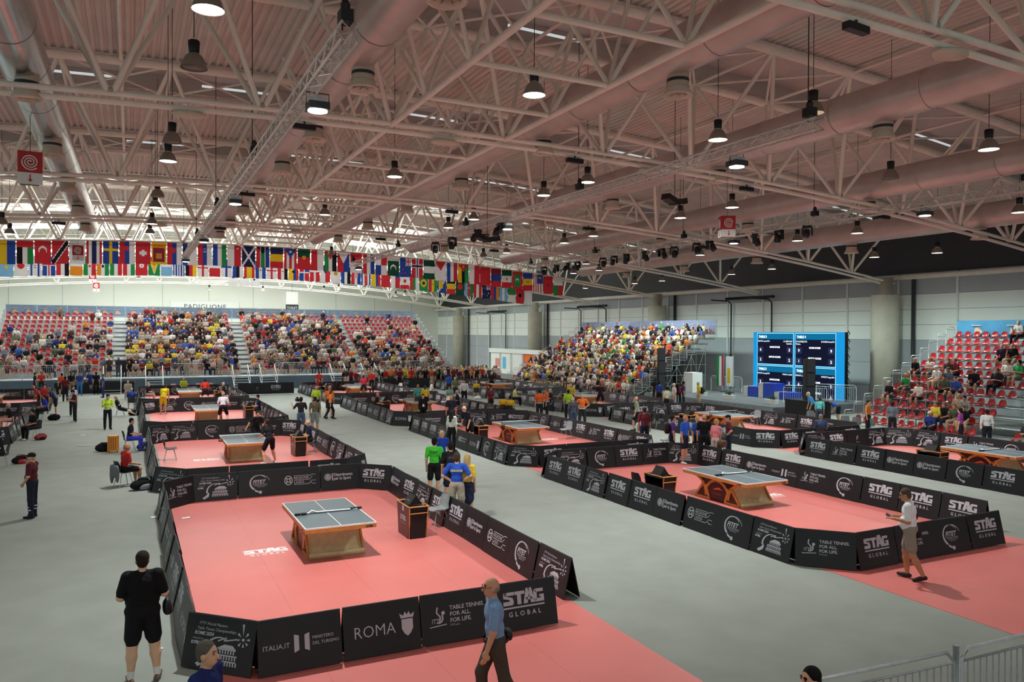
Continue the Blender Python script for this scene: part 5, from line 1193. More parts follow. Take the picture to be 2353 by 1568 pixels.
bag(.55, 35.5, 0, .4, 1.2, mat('bag_navy', '23264a', .7), 'navy and white sports bag by the second outer court', mat('bag_white', 'b8bccc', .7)); bag(-.95, 35.7, 0, .2, 1.2, BAG_M, 'black backpack beside the orange suitcase')
bag(-3.6, 33.7, 0, .2, 1.1, BAG_M, 'black sports bag with red top beside a pale chair', mat('bag_red', 'b3262c', .7)); bag(-3.6, 40.6, 0, .5, .95, mat('bag_red_black', '8a2420', .7), 'red and black backpack by a line of leaning boards', BAG_M); bag(-3.75, 49.3, 0, .1, 1.15, BAG_M, 'large black bag under the chair in the outer aisle')
bag(.2, 50.3, 0, .1, 1.2, BAG_M, 'black bag under the reclining man'); bag(20.6, 27.2, 0, .2, 1.1, WHITE_M, 'white bag on the floor near the woman in purple'); bag(22.9, 52.7, 0, .2, 1.0, WHITE_M, 'white plastic bag beside the mustard-shirted person')
t = thing('suitcase', (-.62, 35.3, 0), -.3, 'orange upright suitcase beside a seated player', 'suitcase'); OR_ = mat('orange_suitcase', 'e08a1e', .4)
b = MB(); b.box((0, 0, .36), (.36, .24, .62), OR_); b.obj('shell', t)
for k in range(4): b = MB(); b.box((-.12+k*.08, -.124, .36), (.02, .01, .52), DGREY_M); b.obj('groove', t)
for s in (-1, 1): b = MB(); b.lathe([(.03, -.02), (.03, .02)], BLACK_M, 8, (s*.16, 0, .03)); b.obj('wheel', t)
def bottle(x, y, lb):
    t = thing('water_bottle', (x, y, .004), 0, lb, 'bottle', 'plastic water bottles'); b = MB(); b.lathe([(.033, 0), (.036, .02), (.036, .15), (.012, .2), (.012, .22)], mat('bottle_plastic', 'c8d2d6', .15, 0, 0), 10); b.obj('body', t, True)
    b = MB(); b.lathe([(.015, .215), (.015, .24)], BLUE_M, 8); b.obj('cap', t); b = MB(); b.lathe([(.0368, .06), (.0368, .12)], WHITE_M, 10, cap=False); b.obj('wrapper', t)
bottle(24.78, 22.77, 'clear water bottle standing before the first stage-side court'); bottle(.75, 35.2, 'clear water bottle beside the navy sports bag'); bottle(-3.3, 33.3, 'clear water bottle beside the red-topped sports bag')
for k, (x, y, rz) in enumerate([(.57, 22.44, .3), (.36, 13.03, 1.0), (-2.0, 41.5, .5), (1.3, 22.0, .2)]):
    b = MB(); b.add([(-.09, -.05, .012), (.09, -.06, .02), (.1, .05, .03), (-.02, .09, .012), (-.1, .05, .025)], [(0, 1, 2, 3, 4)], WHITE_M); b.obj('paper_scrap', loc=(x, y, 0), rz=rz, label='crumpled white paper scrap on the grey floor, %s' % ['beside the first outer court', 'behind the man in black', 'in the outer aisle', 'just inside the first outer court'][k], cat='paper', group='paper scraps on the floor')
for k, (x0, y0, x1, y1) in enumerate([(-2.06, 37.75, -.69, 37.45), (-2.7, 49.5, -.2, 49.0)]):
    b = MB(); b.tube([(x0, y0, .02), (x1, y1, .02)], .018, WHITE_M, 6); b.obj('floor_pole', smooth=True, label=['white pole lying across the outer aisle, beside the suitcase', 'white pole lying across the outer aisle, near the reclining man'][k], cat='pole', group='white poles on the floor')
b = MB()
for k in range(4): b.tube([(35+k*.8-1, 31.2, .9), (35+k*.8-.8, 31.2, 1.1)], .02, BLACK_M, 4)
PCACHE = {}
def person_mesh(pose, H, h, **k):
    key = (pose, round(H, 1), h, tuple(sorted(k.items())))
    if key not in PCACHE: PCACHE[key] = build_mesh(body_prims(pose, H, **k)[0], h, 'body_'+pose)[0]
    return PCACHE[key]
SKINS = ['d8a888', 'c89474', 'e0b496', 'b98262', 'd09c7e']
def paint(o, top, bot, hair, shoe, skin, ext='e8e8e8'):
    for k, c in (('c_top', top), ('c_bot', bot), ('c_hair', hair), ('c_shoe', shoe), ('c_skin', skin), ('c_ext', ext)): o[k] = [*lin(c), 1.0] if False else list(lin(c))
PEOPLE = [
(0.15,11.94,359,1.80,'fold','101012','141417','short 2a201a','7a5a4a','H','man in black polo and black shorts standing with his back turned, arms folded'),
(4.17,8.98,75,1.78,'walk','7d9cc4','4a3f36','bald 6e6660','2a2420','H','bald man in light blue polo and brown trousers walking along the front boards'),
(13.92,10.47,32,1.80,'phonewalk','e6e6e8','8f8478','short 5a4c42','2e2622','H','man in white shirt, beige shorts and sandals walking with a phone'),
(-2.29,23.70,71,1.68,'drink','5a1f2b','1c2130','cap 17181c','16161a','H','security guard in maroon shirt, dark trousers and black cap, hand at mouth'),
(0.66,8.32,235,1.76,'stand','1d2c66','2a2c33','short 6a6258','2a2420','H','grey-haired man in navy shirt passing the near court corner'),
(5.87,5.43,83,1.66,'stand','22242c','22242c','short 0e0c0c','2a2420','H','dark-haired passer-by below the crowd barrier, only head showing'),
(7.98,21.51,330,1.78,'stand','46c93a','17181b','short 15110f','2a2420','M','man in bright green staff shirt and black shorts, back turned'),
(8.94,23.44,179,1.74,'stand','2a49b5','1c2030','bald a88a78','2a2420','M','balding man in blue shirt walking towards the camera'),
(8.07,20.44,353,1.76,'stand','1b1b1e','1d2130','short 1a1512','e8e8e8','M','man in black shirt with black backpack next to the green-shirted man'),
(7.45,18.44,333,1.80,'akimbo','2c55bd','a39a88','short 4a3a2c','d8d8d8','M','man in blue team shirt and khaki shorts, hands on hips'),
(7.82,18.66,312,1.70,'stand','e2c03a','262c48','long c8a468','d8d0c8','M','long-haired blonde woman in yellow shirt and dark skirt beside the blue team shirt'),
(11.83,29.87,308,1.68,'stand','d9d8cc','17171a','long 1c1512','2a2a2a','M','long-haired woman in white jacket and black trousers outside the middle court'),
(13.25,31.30,112,1.80,'lean','1f2430','16171b','bald b8a090','1a1a1a','M','bald man in navy polo bending over a paper inside the middle court'),
(13.73,38.73,170,1.64,'stand','131316','131316','long 131316','1a1a1a','M','woman in black headscarf and black coat with a white badge'),
(14.23,35.99,148,1.78,'stand','1d222e','1a1c22','bald b09484','1a1a1a','M','balding man in dark navy T-shirt standing between two middle courts'),
(15.58,44.89,181,1.74,'stand','57b3a8','4b5866','bald 9a8272','2a2a2a','M','man in teal shirt behind the third-row table'),
(15.97,44.58,350,1.74,'ready','e6c62e','20222a','short 6a4a38','d8d8d8','M','player in yellow shirt at the third-row middle table'),
(21.43,54.66,339,1.78,'stand','2b4fae','20242e','short 2a201a','2a2a2a','M','man in royal blue shirt, back turned, behind the third-row court'),
(20.49,51.08,348,1.76,'stand','6f7a58','3a3c40','bald c0b0a0','2a2a2a','M','white-haired man in olive green shirt, back turned'),
(19.78,47.70,147,1.78,'stand','e8e8ea','20222c','short 17120f','2a2a2a','M','man in white sweatshirt and dark trousers looking down'),
(19.18,42.21,186,1.66,'stand','7c2f3e','2f2630','short 3a2a24','2a2a2a','M','woman in maroon shirt walking in the side aisle'),
(20.22,37.98,347,1.76,'stand','e8672c','24262e','short 2a201a','1a1a1a','M','steward in orange vest with black trousers, back turned, nearer of the pair'),
(20.98,38.52,61,1.80,'stand','ec6a2e','24262e','short 8a6a4a','1a1a1a','M','steward in orange vest standing sideways, farther of the pair'),
(21.66,37.33,320,1.74,'stand','a9d437','1a1b1e','short 17120f','1a1a1a','M','steward in yellow-green vest and black trousers, back turned'),
(19.64,33.37,350,1.72,'stand','4a4d56','3c4660','bald e0dcd4','1a1a1a','M','white-haired man in dark grey jacket, back turned'),
(20.67,34.20,149,1.78,'akimbo','ee7433','2e3038','bald b08a70','1a1a1a','M','bald steward in orange vest facing the camera'),
(25.34,43.33,150,1.74,'ready','d9d23c','2a2c34','short c8b080','d8d8d8','M','player in yellow shirt behind the third-column far table'),
(27.04,42.50,333,1.78,'ready','241c28','2a1620','short 6a5a50','d8d8d8','M','player in dark shirt with white shoulders, back turned'),
(22.61,32.16,65,1.76,'walk','8d9a80','1f2226','bald b09078','1a1a1a','M','bald man in pale vest walking past the boards'),
(19.20,26.78,334,1.78,'stand','6b2733','1f2433','cap 2a2420','16161a','M','security guard in maroon shirt, back turned, beside a seated man'),
(18.83,24.45,242,1.68,'stand','5b3a86','1d1d24','bun 2a1c16','d8d8d8','M','woman in purple shirt with black backpack turned sideways'),
(18.62,23.44,202,1.82,'stand','2a5fd0','1e2238','bald a88a74','d8d8d8','M','bald man in bright blue shirt and dark shorts'),
(19.49,23.78,171,1.70,'stand','3a6cc8','1c1e28','short d8b87a','1a1a1a','M','short-haired blonde woman in blue and black shirt'),
(19.38,23.24,320,1.84,'stand','16171a','1a1c22','bald b48c74','1a1a1a','M','bald man in black shirt with shoulder bag, back turned'),
(19.46,22.68,279,1.68,'stand','e58f98','c8b8a8','short c0a060','1a1a1a','M','blonde woman in pink blouse with brown handbag'),
(20.42,23.07,58,1.78,'akimbo','6a2a38','20263a','cap 221c1c','16161a','M','security guard in maroon shirt and cap turned sideways, arms bent'),
(32.88,39.97,66,1.78,'stand','e6cf2a','b8a888','cap d8d8d0','2a2a2a','M','man in yellow shirt, white cap and dark backpack by the stage'),
(33.23,45.08,324,1.72,'stand','1c1d22','1d1e24','short 17120f','2a2a2a','M','person in black clothes at the outer end of the queue by the tall loudspeaker'),
(30.99,41.62,303,1.70,'stand','3050a8','22252e','short 17120f','2a2a2a','M','person in blue team shirt in the queue by the stage'),
(28.80,37.95,353,1.68,'stand','c8dcb8','26282e','short 1c1512','2a2a2a','M','woman in pale green top in the queue by the stage'),
(30.89,39.91,72,1.72,'stand','e4e2e0','c8c0b8','cap e6e4e0','2a2a2a','M','person in white shirt and white cap in the queue by the stage'),
(32.73,41.87,322,1.76,'stand','17181b','17181b','short 2a201a','2a2a2a','M','person in black at the stage end of the queue by the stage'),
(32.32,40.80,232,1.66,'stand','4a3a78','2a2c36','short 1c1512','2a2a2a','M','person with purple and red backpack beside the queue'),
(33.90,31.44,63,1.76,'lean','4a9ade','2a2e3c','short dcd8d0','2a2a2a','M','white-haired man in bright blue T-shirt by the stage barrier'),
(32.02,29.40,303,1.66,'lean','5ab8b4','3a4456','short 4a2c1e','2a2a2a','M','person in turquoise shirt by the stage barrier'),
(34.98,30.73,51,1.60,'bend','35509a','1c1e26','short dcd8d0','2a2a2a','M','white-haired man in navy shirt bending over by the emptier stand rail'),
(4.62,29.75,26,1.74,'ready','1b1b1f','131318','bun 4a3426','d8d8d8','M','woman player in black shirt and shorts at the second-row outer table, back turned'),
(4.71,34.14,192,1.66,'lunge','17181b','15161a','short 2a1c14','d8d8d8','M','woman player in black reaching out behind the second-row outer table'),
(4.35,43.35,349,1.78,'ready','d6d0d8','17181b','short b8a890','d8d8d8','M','player in white shirt and black shorts at the third-row outer table'),
(1.74,50.48,338,1.80,'lean','ecd92c','e0c22a','short 4a3a30','d8d8d8','M','player in yellow shirt and yellow shorts bending forward'),
(4.60,57.10,0,1.72,'ready','d23a2a','2a2026','cap 2a2020','d8d8d8','M','player in red shirt at the far outer table, back turned'),
(-1.01,43.52,191,1.74,'phone','b6dc3c','1c1d20','short 17120f','1a1a1a','M','steward in yellow-green vest and black clothes in the outer aisle'),
(-2.66,47.73,103,1.74,'phone','5c2430','22242c','cap 1d1a1c','d8d8d8','M','security guard in maroon shirt and dark trousers holding a phone'),
(-2.96,51.20,213,1.74,'stand','cfd4e2','20242e','short 14110f','d8d8d8','M','man in white shirt just behind the maroon guard'),
(-3.85,51.84,84,1.70,'lean','2b2c56','1f2128','short 8a7a6a','1a1a1a','M','man in navy shirt leaning over a desk in the outer aisle'),
(-4.50,53.37,165,1.72,'stand','c83a34','24242a','short 1c1512','1a1a1a','M','man in red shirt in the outer aisle group'),
(-4.87,54.65,95,1.70,'lean','a8323a','24242a','bald e0d8cc','1a1a1a','M','white-haired man in red and black shirt in the outer aisle group'),
(-6.46,68.64,285,1.72,'stand','22232b','24262e','short 17120f','1a1a1a','M','person in black beside the red-shirted man behind the fence'),
(-6.12,69.64,185,1.70,'stand','d63b30','2c2c34','short 17120f','1a1a1a','M','man in red shirt behind the far outer fence'),
(-4.57,66.82,4,1.74,'stand','d8532e','22242c','short 17120f','1a1a1a','M','man in orange and blue shirt behind the far outer fence'),
(-4.03,62.03,4,1.72,'stand','7c2730','22242c','short 17120f','1a1a1a','M','person in dark red shirt behind the far outer fence'),
(-3.97,67.11,23,1.78,'stand','1a1b20','8a8078','short 6a5a50','1a1a1a','M','person in black polo behind the far outer fence'),
(-3.46,67.77,183,1.74,'stand','34489c','4a86c8','short 17120f','1a1a1a','M','person in blue shirt and light blue towel behind the far outer fence'),
(-2.83,69.40,182,1.72,'stand','3c3c90','3a3c8c','short 17120f','1a1a1a','M','person in purple-blue shirt behind the far outer fence'),
(-2.36,68.06,2,1.74,'stand','17181b','17181b','short 17120f','1a1a1a','M','person in black behind the far outer fence'),
(-1.79,64.60,92,1.70,'stand','4a58a0','2e3c80','short 6a5a50','1a1a1a','M','person in blue shirt at the stage end of the far outer fence'),
(7.29,37.77,4,1.76,'camera','33363c','5d6f8c','short 2a201a','2a2a2a','M','cameraman in dark grey shirt and blue shorts, back turned'),
(7.89,37.52,343,1.76,'stand','77745c','8f9496','cap 17181c','b8a898','M','man in khaki shirt, grey shorts and black cap, back turned'),
(9.61,45.35,348,1.76,'stand','c6e23c','2a2c30','bald b09078','1a1a1a','M','steward in yellow-green vest standing in front of the khaki-shirted man'),
(10.15,44.42,337,1.78,'stand','f07a30','23242a','bald b08a70','1a1a1a','M','bald man in orange shirt walking in the middle aisle'),
(10.07,43.83,277,1.60,'walk','f2803a','1d1e22','short 6a3a2a','1a1a1a','M','person in orange top and black trousers striding in the middle aisle'),
(15.60,57.10,350,1.76,'ready','a8283c','24202a','short 3a2a20','d8d8d8','M','player in dark red shirt at the far middle table'),
(17.47,61.59,344,1.76,'stand','d23c40','1e2026','bald d8b8a0','1a1a1a','M','person in red shirt and black trousers watching behind the far middle court'),
(13.60,63.17,348,1.72,'stand','d0392e','b8322c','short 3a2a24','1a1a1a','M','person dressed in red beside the far middle stair'),
(15.88,64.58,256,1.76,'stand','17181b','1a1b20','short c8b8a0','1a1a1a','M','fair-haired person in black turned sideways near the far stair'),
(20.59,64.04,342,1.78,'stand','5c2430','1a1b20','short 3a2a24','1a1a1a','M','person in maroon polo in front of the standing crowd'),
(22.13,67.08,342,1.78,'stand','b8bf4a','8a7868','bald d0c0b0','e0e0e0','M','white-haired person in lime shirt in front of the standing crowd'),
(22.32,66.08,341,1.78,'stand','d0382e','d8433a','short 2a201a','1a1a1a','M','medic in red and yellow uniform in front of the standing crowd'),
(22.76,65.48,271,1.76,'stand','141518','1a1b20','bald c0a090','1a1a1a','M','bald person in black shirt in front of the standing crowd'),
(26.52,58.14,335,1.76,'ready','1b1b1f','1b1b1f','cap e0e0e0','1a1a1a','M','player in black with white cap at the far third-column table'),
(-0.19,27.39,295,1.30,'sit','c2322c','241a1e','bald b07a60','1c1c22','S','balding man in red shirt seated on a chair with grey jacket over its back'),
(-0.04,35.33,265,1.28,'sit','231f33','3a3ab0','short 17120f','2a2a2a','S','man in black and purple shirt and blue trousers seated beside an orange suitcase'),
(-0.53,50.20,266,1.24,'recline','1b1c20','20222a','bald b08a74','9a9a98','S','bald man in black T-shirt reclining on a chair with legs stretched out'),
(-4.18,50.13,105,1.26,'sit','2f3ab8','22222c','short 3a2a20','e0e0e0','S','person in blue shirt with pink vest seated on a chair in the outer aisle'),
(-3.87,41.07,125,1.24,'sit','1a1b1f','1a1b1f','short 1c1512','e0e0e0','S','person in black with white trim seated by the leaning boards'),
(-5.25,44.93,87,1.30,'sit','1a1b20','d8b8a8','short d8d2c8','e0e0e0','S','white-haired person in black shirt seated at the frame edge, arms stretched forward'),
(-4.11,32.82,107,1.30,'sit','1b1c20','1d1e22','short 3a2a20','e8e8e8','S','person in black top and white shoes seated on a pale chair'),
(6.52,31.91,83,1.30,'sit','1f2740','1c1e26','bald b89a88','1a1a1a','S','grey-haired umpire in navy shirt seated at the second-row outer desk'),
(6.52,45.75,87,1.30,'sit','20273e','1c2136','short 17120f','1a1a1a','S','dark-haired umpire in navy shirt seated at the third-row outer desk'),
(5.91,57.84,89,1.28,'sit','1c1f28','1a1b20','short d8d4cc','1a1a1a','S','white-haired umpire in dark shirt seated at the far outer desk'),
(1.04,59.30,274,1.28,'sit','22273a','c8a090','short c8c2b8','1a1a1a','S','white-haired umpire in navy seated beside the yellow player'),
(0.06,54.06,360,1.24,'sit','26408e','d0ccd8','short a8a8a8','1a1a1a','S','person in royal blue shirt seated behind the reclining man'),
(-0.15,62.93,180,1.28,'sit','c8bcb0','b8a898','bald d0b0a0','e0e0e0','S','person in striped white shirt seated by the far outer fence'),
(3.67,64.90,177,1.28,'sit','b8e83a','2a2c30','bald b89880','1a1a1a','S','steward in yellow-green vest seated behind the far outer table'),
(18.07,44.53,78,1.30,'sit','1c2030','1a1b20','short dcd8d0','1a1a1a','S','white-haired umpire in navy seated at the third-row middle desk'),
(12.97,44.78,244,1.30,'sit','1e2026','1a1b20','bald c8a494','1a1a1a','S','bald umpire in black seated behind the leaning boards of the third-row middle court'),
(19.70,53.87,260,1.28,'sit','d8d0cc','2a3040','short 9a8a7a','1a1a1a','S','person in white shirt seated behind the third-row middle court, hand raised'),
(19.05,48.50,159,1.26,'sit','8fc8b8','3a4456','cap 2a3040','1a1a1a','S','person in mint shirt and dark cap seated behind the third-row middle court'),
(23.07,53.28,337,1.30,'sit','d8ae34','b89878','bald c8a494','d8d8d8','S','person in mustard shirt seated on a black chair, back turned'),
(19.01,40.05,335,1.26,'sit','eab52a','2a2430','short 2a201a','1a1a1a','S','person in yellow shirt seated first of two in the side aisle'),
(19.17,39.54,324,1.22,'sit','e8b62e','2a2430','short 17120f','1a1a1a','S','person in yellow shirt seated second of two in the side aisle'),
(22.89,46.62,254,1.28,'sit','dfe08a','1c1d22','short 3a2a20','d8d8d8','S','person in pale yellow shirt seated beside the boards'),
(24.06,43.60,71,1.36,'sit','22242c','1a1b20','short d8c8a8','1a1a1a','S','grey-haired umpire in black at the third-column desk'),
(19.50,27.49,175,1.28,'sit','c4cde0','7a8aa8','bald b89080','1a1a1a','S','bald man in white and light blue shirt seated beside the maroon guard'),
(13.07,59.96,88,1.28,'sit','211d20','1a1b20','short 2a201a','1a1a1a','S','umpire in black seated behind the far middle boards'),
(27.30,24.96,312,1.25,'sit','3a4a6a','2a3040','short 8a8078','1a1a1a','S','person in slate shirt seated on grey chairs behind the third-column boards'),
]
SPEC = {'fold': dict(build=1.42, socks=True), 'walk': {}, }
for (x, y, rz, H, pose, top, bot, hr, shoe, lvl, lab) in PEOPLE:
    hk, hc = hr.split(); rzr = math.radians(rz); sk = random.choice(SKINS)
    fem = 'woman' in lab; long_ = any(q in lab for q in ('jacket', 'sweatshirt', 'coat')) and 'jacket over' not in lab; tro = any(q in lab for q in ('trousers', 'guard', 'steward', 'umpire', 'medic', 'person in', 'queue')) and 'shorts' not in lab
    if 'skirt' in lab: tro = False
    pose2 = pose
    if pose == 'sit' and lvl == 'S': pose2 = 'sit'
    kw = dict(fem=fem, sleeve='long' if long_ else 'short', leg='trousers' if (tro or lvl == 'S' and bot[0] < '4') and 'reclining' not in lab and 'jacket over' not in lab else 'shorts', hair=hk, skirt='skirt' in lab)
    if lvl == 'H':
        kw.update(fine=True, build=1.45 if pose == 'fold' else 1.22 if pose == 'phonewalk' else 1.12 if 'walk' in pose else 1.15)
        if pose == 'fold': kw['socks'] = True
        if pose == 'drink': kw['leg'] = 'trousers'
        if 'blue polo' in lab: kw['leg'] = 'trousers'
        prs, jt, Hd = body_prims(pose, H, **kw)
        hairp = [p for p in prs if p['reg'] == HAIR_R and p.get('k', 0) >= .01]; rest = [p for p in prs if not (p['reg'] == HAIR_R and p.get('k', 0) >= .01)]
        me, dz = build_mesh(rest, .0095, 'body_'+pose); o = put('person', me, None, (x, y, .006), rzr, lab, 'person', 'people on the floor of the hall')
        paint(o, top, bot, '3a2c24' if hk == 'bald' else hc, shoe, sk, 'e6e4e0' if hk != 'cap' else hc)
        if hairp:
            hm, _ = build_mesh(hairp, .0095, 'hair_'+pose, dz); ho = put('hair', hm, o); paint(ho, top, bot, '9a8f86' if hk == 'bald' else ('c8a468' if hk == 'cap' else hc), shoe, sk)
        off = Vector((0, 0, -dz))
        def at(p): return Vector(p)+off
        if pose == 'fold':
            put('shoulder_bag', soft_mesh([ell((0, 0, .12), (.06, .10, .12), 0), ell((.03, 0, .08), (.05, .08, .07), 0)], .015, [BLACK_M], 'camera_bag'), o, (.31, .04, .88))
        if pose == 'walk':
            b = MB(); blob(b, (.10, -.17, .99), (.11, .06, .07), BLACK_M, 14, 8, .7); b.obj('waist_bag', o, True); b = MB(); b.lathe([(.165, -.02), (.165, .02)], mat('belt_leather', '2a1c14', .5), 20, (0, 0, .98), cap=False); b.obj('belt', o)
        if 'walk' in pose:
            b = MB()
            for sx in (-1, 1):
                c = Hd(sx*.036, .108, .016); q = at(c); b.tube([(q.x+.03*math.cos(a), q.y, q.z+.022*math.sin(a)) for a in np.linspace(0, 2*math.pi, 11)], .0025, BLACK_M, 4); e = at(Hd(sx*.08, -.005, .02)); b.tube([(q.x+sx*.03, q.y, q.z), (e.x, e.y, e.z)], .0025, BLACK_M, 4)
            b.obj('glasses', o)
        if pose == 'phonewalk':
            q = at((Vector(jt['hand0'])+Vector(jt['hand1']))/2); b = MB(); b.box((0, q.y+.07, q.z+.03), (.16, .09, .012), DGREY_M, (.5, 0, 0)); b.obj('phone', o)
            b = MB(); blob(b, (.2, -.06, .92), (.06, .14, .14), BLACK_M, 14, 8, .7); b.tube([(.22, -.06, 1.05), (.16, -.12, 1.25), (-.06, -.06, 1.46), (-.17, .06, 1.3), (.12, .13, 1.1)], .016, BLACK_M, 5); b.obj('shoulder_bag', o)
        if pose == 'drink':
            b = MB()
            for sx, yy in ((1, .0), (-1, -.0)):
                for zz in (.30, .22): b.lathe([(.072, zz), (.072, zz+.03)], PRINT_M, 12, (sx*.115, -.01, 0), cap=False)
            b.obj('reflective_stripe', o)
    else:
        kw['face'] = y < 34; me = person_mesh(pose2, H, .0165 if y < 34 else .023 if y < 45 else .032, **kw); o = put('person', me, None, (x, y, .006), rzr, lab, 'person', 'people on the floor of the hall')
        paint(o, top, bot, hc, shoe, sk, hc if hk == 'cap' else 'e6e4e0')
        if pose2 in ('sit', 'recline'): chair(x, y, rzr+math.pi, 'shell chair under the %s' % ' '.join(lab.replace(',', '').split()[:11]), SH_K)
        if 'vest' in lab and lvl == 'M':
            b = MB(); b.lathe([(.165, -.02), (.165, .03)], PRINT_M, 18, (0, 0, 1.02*H/1.75), cap=False); bo_ = b.obj('reflective_band', o)
        if 'backpack' in lab:
            b = MB(); blob(b, (0, -.2, 1.22), (.16, .11, .23), mat('backpack_red', '8a2a3a', .7) if 'red backpack' in lab else BLACK_M, 12, 8); b.obj('backpack', o, True)
        if 'handbag' in lab or 'shoulder bag' in lab:
            b = MB(); blob(b, (.28, .02, .82), (.1, .22, .14), mat('bag_leather', '5a3226', .5) if 'hand' in lab else BLACK_M, 12, 8); b.tube([(.28, -.1, .92), (.22, -.02, 1.4), (.28, .12, .92)], .012, BLACK_M, 5); b.obj('shoulder_bag', o, True)
        if pose == 'ready':
            b = MB(); b.lathe([(.078, -.005), (.078, .005)], mat('racket_red', 'a02028', .5), 14); r1 = b.obj('racket', o); r1.location = (.26, .52, .98); r1.rotation_euler = (1.2, .3, 0)
        if 'grey jacket over' in lab:
            jk = soft_mesh([ell((0, 0, .62), (.24, .07, .12), 0), ell((-.16, 0, .42), (.08, .06, .3), 0), ell((.17, .02, .45), (.07, .06, .28), 0), ell((0, .02, .5), (.18, .05, .2), 0)], .025, [mat('jacket_grey', '6a6e72', .9)], 'jacket'); put('jacket', jk, None, (x-.29*-math.sin(rzr), y-.29*math.cos(rzr), .12), rzr, 'grey jacket hanging over the back of a shell chair', 'jacket')
        if pose == 'camera':
            b = MB(); b.box((-.1, .3, 1.62), (.12, .34, .14), BLACK_M); b.lathe([(.05, 0), (.055, .14)], BLACK_M, 10, (-.1, .3, 1.62)); b.obj('video_camera', o)
        if 'badge' in lab:
            b = MB(); b.box((0, .16, 1.08), (.1, .012, .14), WHITE_M); b.obj('badge', o)
        if 'paper' in lab:
            b = MB(); b.box((0, .62, .95), (.3, .22, .006), WHITE_M, (.6, 0, 0)); b.obj('paper_sheet', o)
        if 'team shirt and khaki' in lab or 'staff shirt' in lab:
            g = G2(BLACK_M if 'staff' in lab else mat('yellow_print', 'e8d84a', .6)); g.text('STAFF' if 'staff' in lab else 'UKRAINE', .1 if 'staff' in lab else .075, 0, 0, align='CENTER', bold=.002)
            put('back_print', g.mesh('back_print'), o, M=Matrix.Translation((0, -.142, 1.36)))

# ---- spectators on the stands
CROWD = ['1c1c20', '1c1c20', '23252e', '3a3a42', '16161a', '2a2c38', 'd8d6d4', 'e6e4e2', 'c4c0bc', 'a8a29c', 'b8a48c', '8a7c6c', 'c8b4b0', '4a3c38', '7c2a30', '1c1c20', '23252e', '2a2c38', '3a3a42', '16161a', 'd8d6d4', 'e6e4e2', 'c4c0bc', 'a8a29c', '7c2a30', 'b8302e', 'd2403a', '2c3e80', '3c62b4', '6e7a8c', '8a7c6c', 'b8a48c', '4a3c38', '5a6a50', 'e0c83a', 'e08a3a', '5a2a3a', 'c8b4b0', '3a3050']
WARM = CROWD+['f0d84a', 'ec8a3c', 'e8e4dc', 'f0ece4', 'e04a3a', 'e8e0d0', 'd8c8a8', 'f2e8d8', '3a9a5a', '4a6ad0']
HAIRC = ['17120f', '2a201a', '3a2a20', '6a5a50', '9a8a7a', 'c8bcb0', 'dcd6cc', '5a3a24', '8a7050']
SITS = ['sit', 'sit2', 'sit3', 'sit4']
CNAME = {'1c1c20': 'black', '23252e': 'charcoal', '2a2c38': 'dark slate', '3a3a42': 'dark grey', '16161a': 'jet black', 'd8d6d4': 'pale grey', 'e6e4e2': 'white', 'c4c0bc': 'light grey', 'a8a29c': 'grey', '7c2a30': 'maroon', 'b8302e': 'red', 'd2403a': 'bright red', '2c3e80': 'navy', '3c62b4': 'blue', '6e7a8c': 'slate blue', '8a7c6c': 'brown-grey', 'b8a48c': 'beige', '4a3c38': 'dark brown', '5a6a50': 'olive', 'e0c83a': 'yellow', 'e08a3a': 'orange', '5a2a3a': 'wine', 'c8b4b0': 'pale pink', '3a3050': 'purple', 'f0d84a': 'bright yellow', 'ec8a3c': 'light orange', 'e8e4dc': 'cream', 'f0ece4': 'ivory', 'e04a3a': 'scarlet', 'e8e0d0': 'pale cream', 'd8c8a8': 'sand', 'f2e8d8': 'shell white', '3a9a5a': 'green', '4a6ad0': 'bright blue'}
def spectator(pos, rz, pose, top, h, label, group, standing=False):
    fem = random.random() < .35; hk = random.choice(['short', 'short', 'short', 'bald', 'long' if fem else 'short', 'cap' if random.random() < .4 else 'short'])
    me = person_mesh(pose, 1.7, h, fem=False, hair=hk, sleeve='short', leg=random.choice(['shorts', 'trousers']))
    o = put('person', me, None, pos, rz, label, 'person', group)
    paint(o, top, random.choice(['1d1e24', '22242c', '2c3040', '4a4a52', '8a8070', 'b8a890']), random.choice(HAIRC), random.choice(['d8d8d8', '2a2a2a', '8a8a8a']), random.choice(SKINS), random.choice(['d8d8d4', '2a2c34', 'a8302c']))
    return o
# right stand: the people the photograph shows there, by row and place along the stand
R2 = [(11,24.65,'c4c0bc'),(8,24.14,'3a3050'),(8,23.7,'1c1c20'),(6,27.75,'16161a'),(6,27.08,'c8b4b0'),(6,25.98,'4a3c38'),(6,25.62,'7c2a30'),(6,23.08,'e8e4dc'),(6,22.56,'3a9a5a'),(5,26.13,'e6e4e2'),(5,25.4,'6e7a8c'),(5,24.16,'23252e'),(5,23.14,'2a2c38'),(3,27.64,'1c1c20'),(4,27.3,'3a9a5a'),(3,26.08,'f0ece4'),(4,25.25,'5a6a50'),(4,24.58,'3c62b4'),(2,23.56,'b8a48c'),(2,23.1,'a8a29c'),(1,24.12,'f0d84a'),(1,23.69,'16161a'),(1,23.19,'5a6a50'),(1,22.74,'1c1c20'),(0,23.9,'2c3e80'),(2,20.0,'23252e'),(0,19.6,'3a3a42'),(0,18.9,'1c1c20'),(9,18.5,'d8d6d4'),(7,19.0,'b8302e'),(5,18.2,'e6e4e2'),(3,18.6,'3a3a42')]
taken = set()
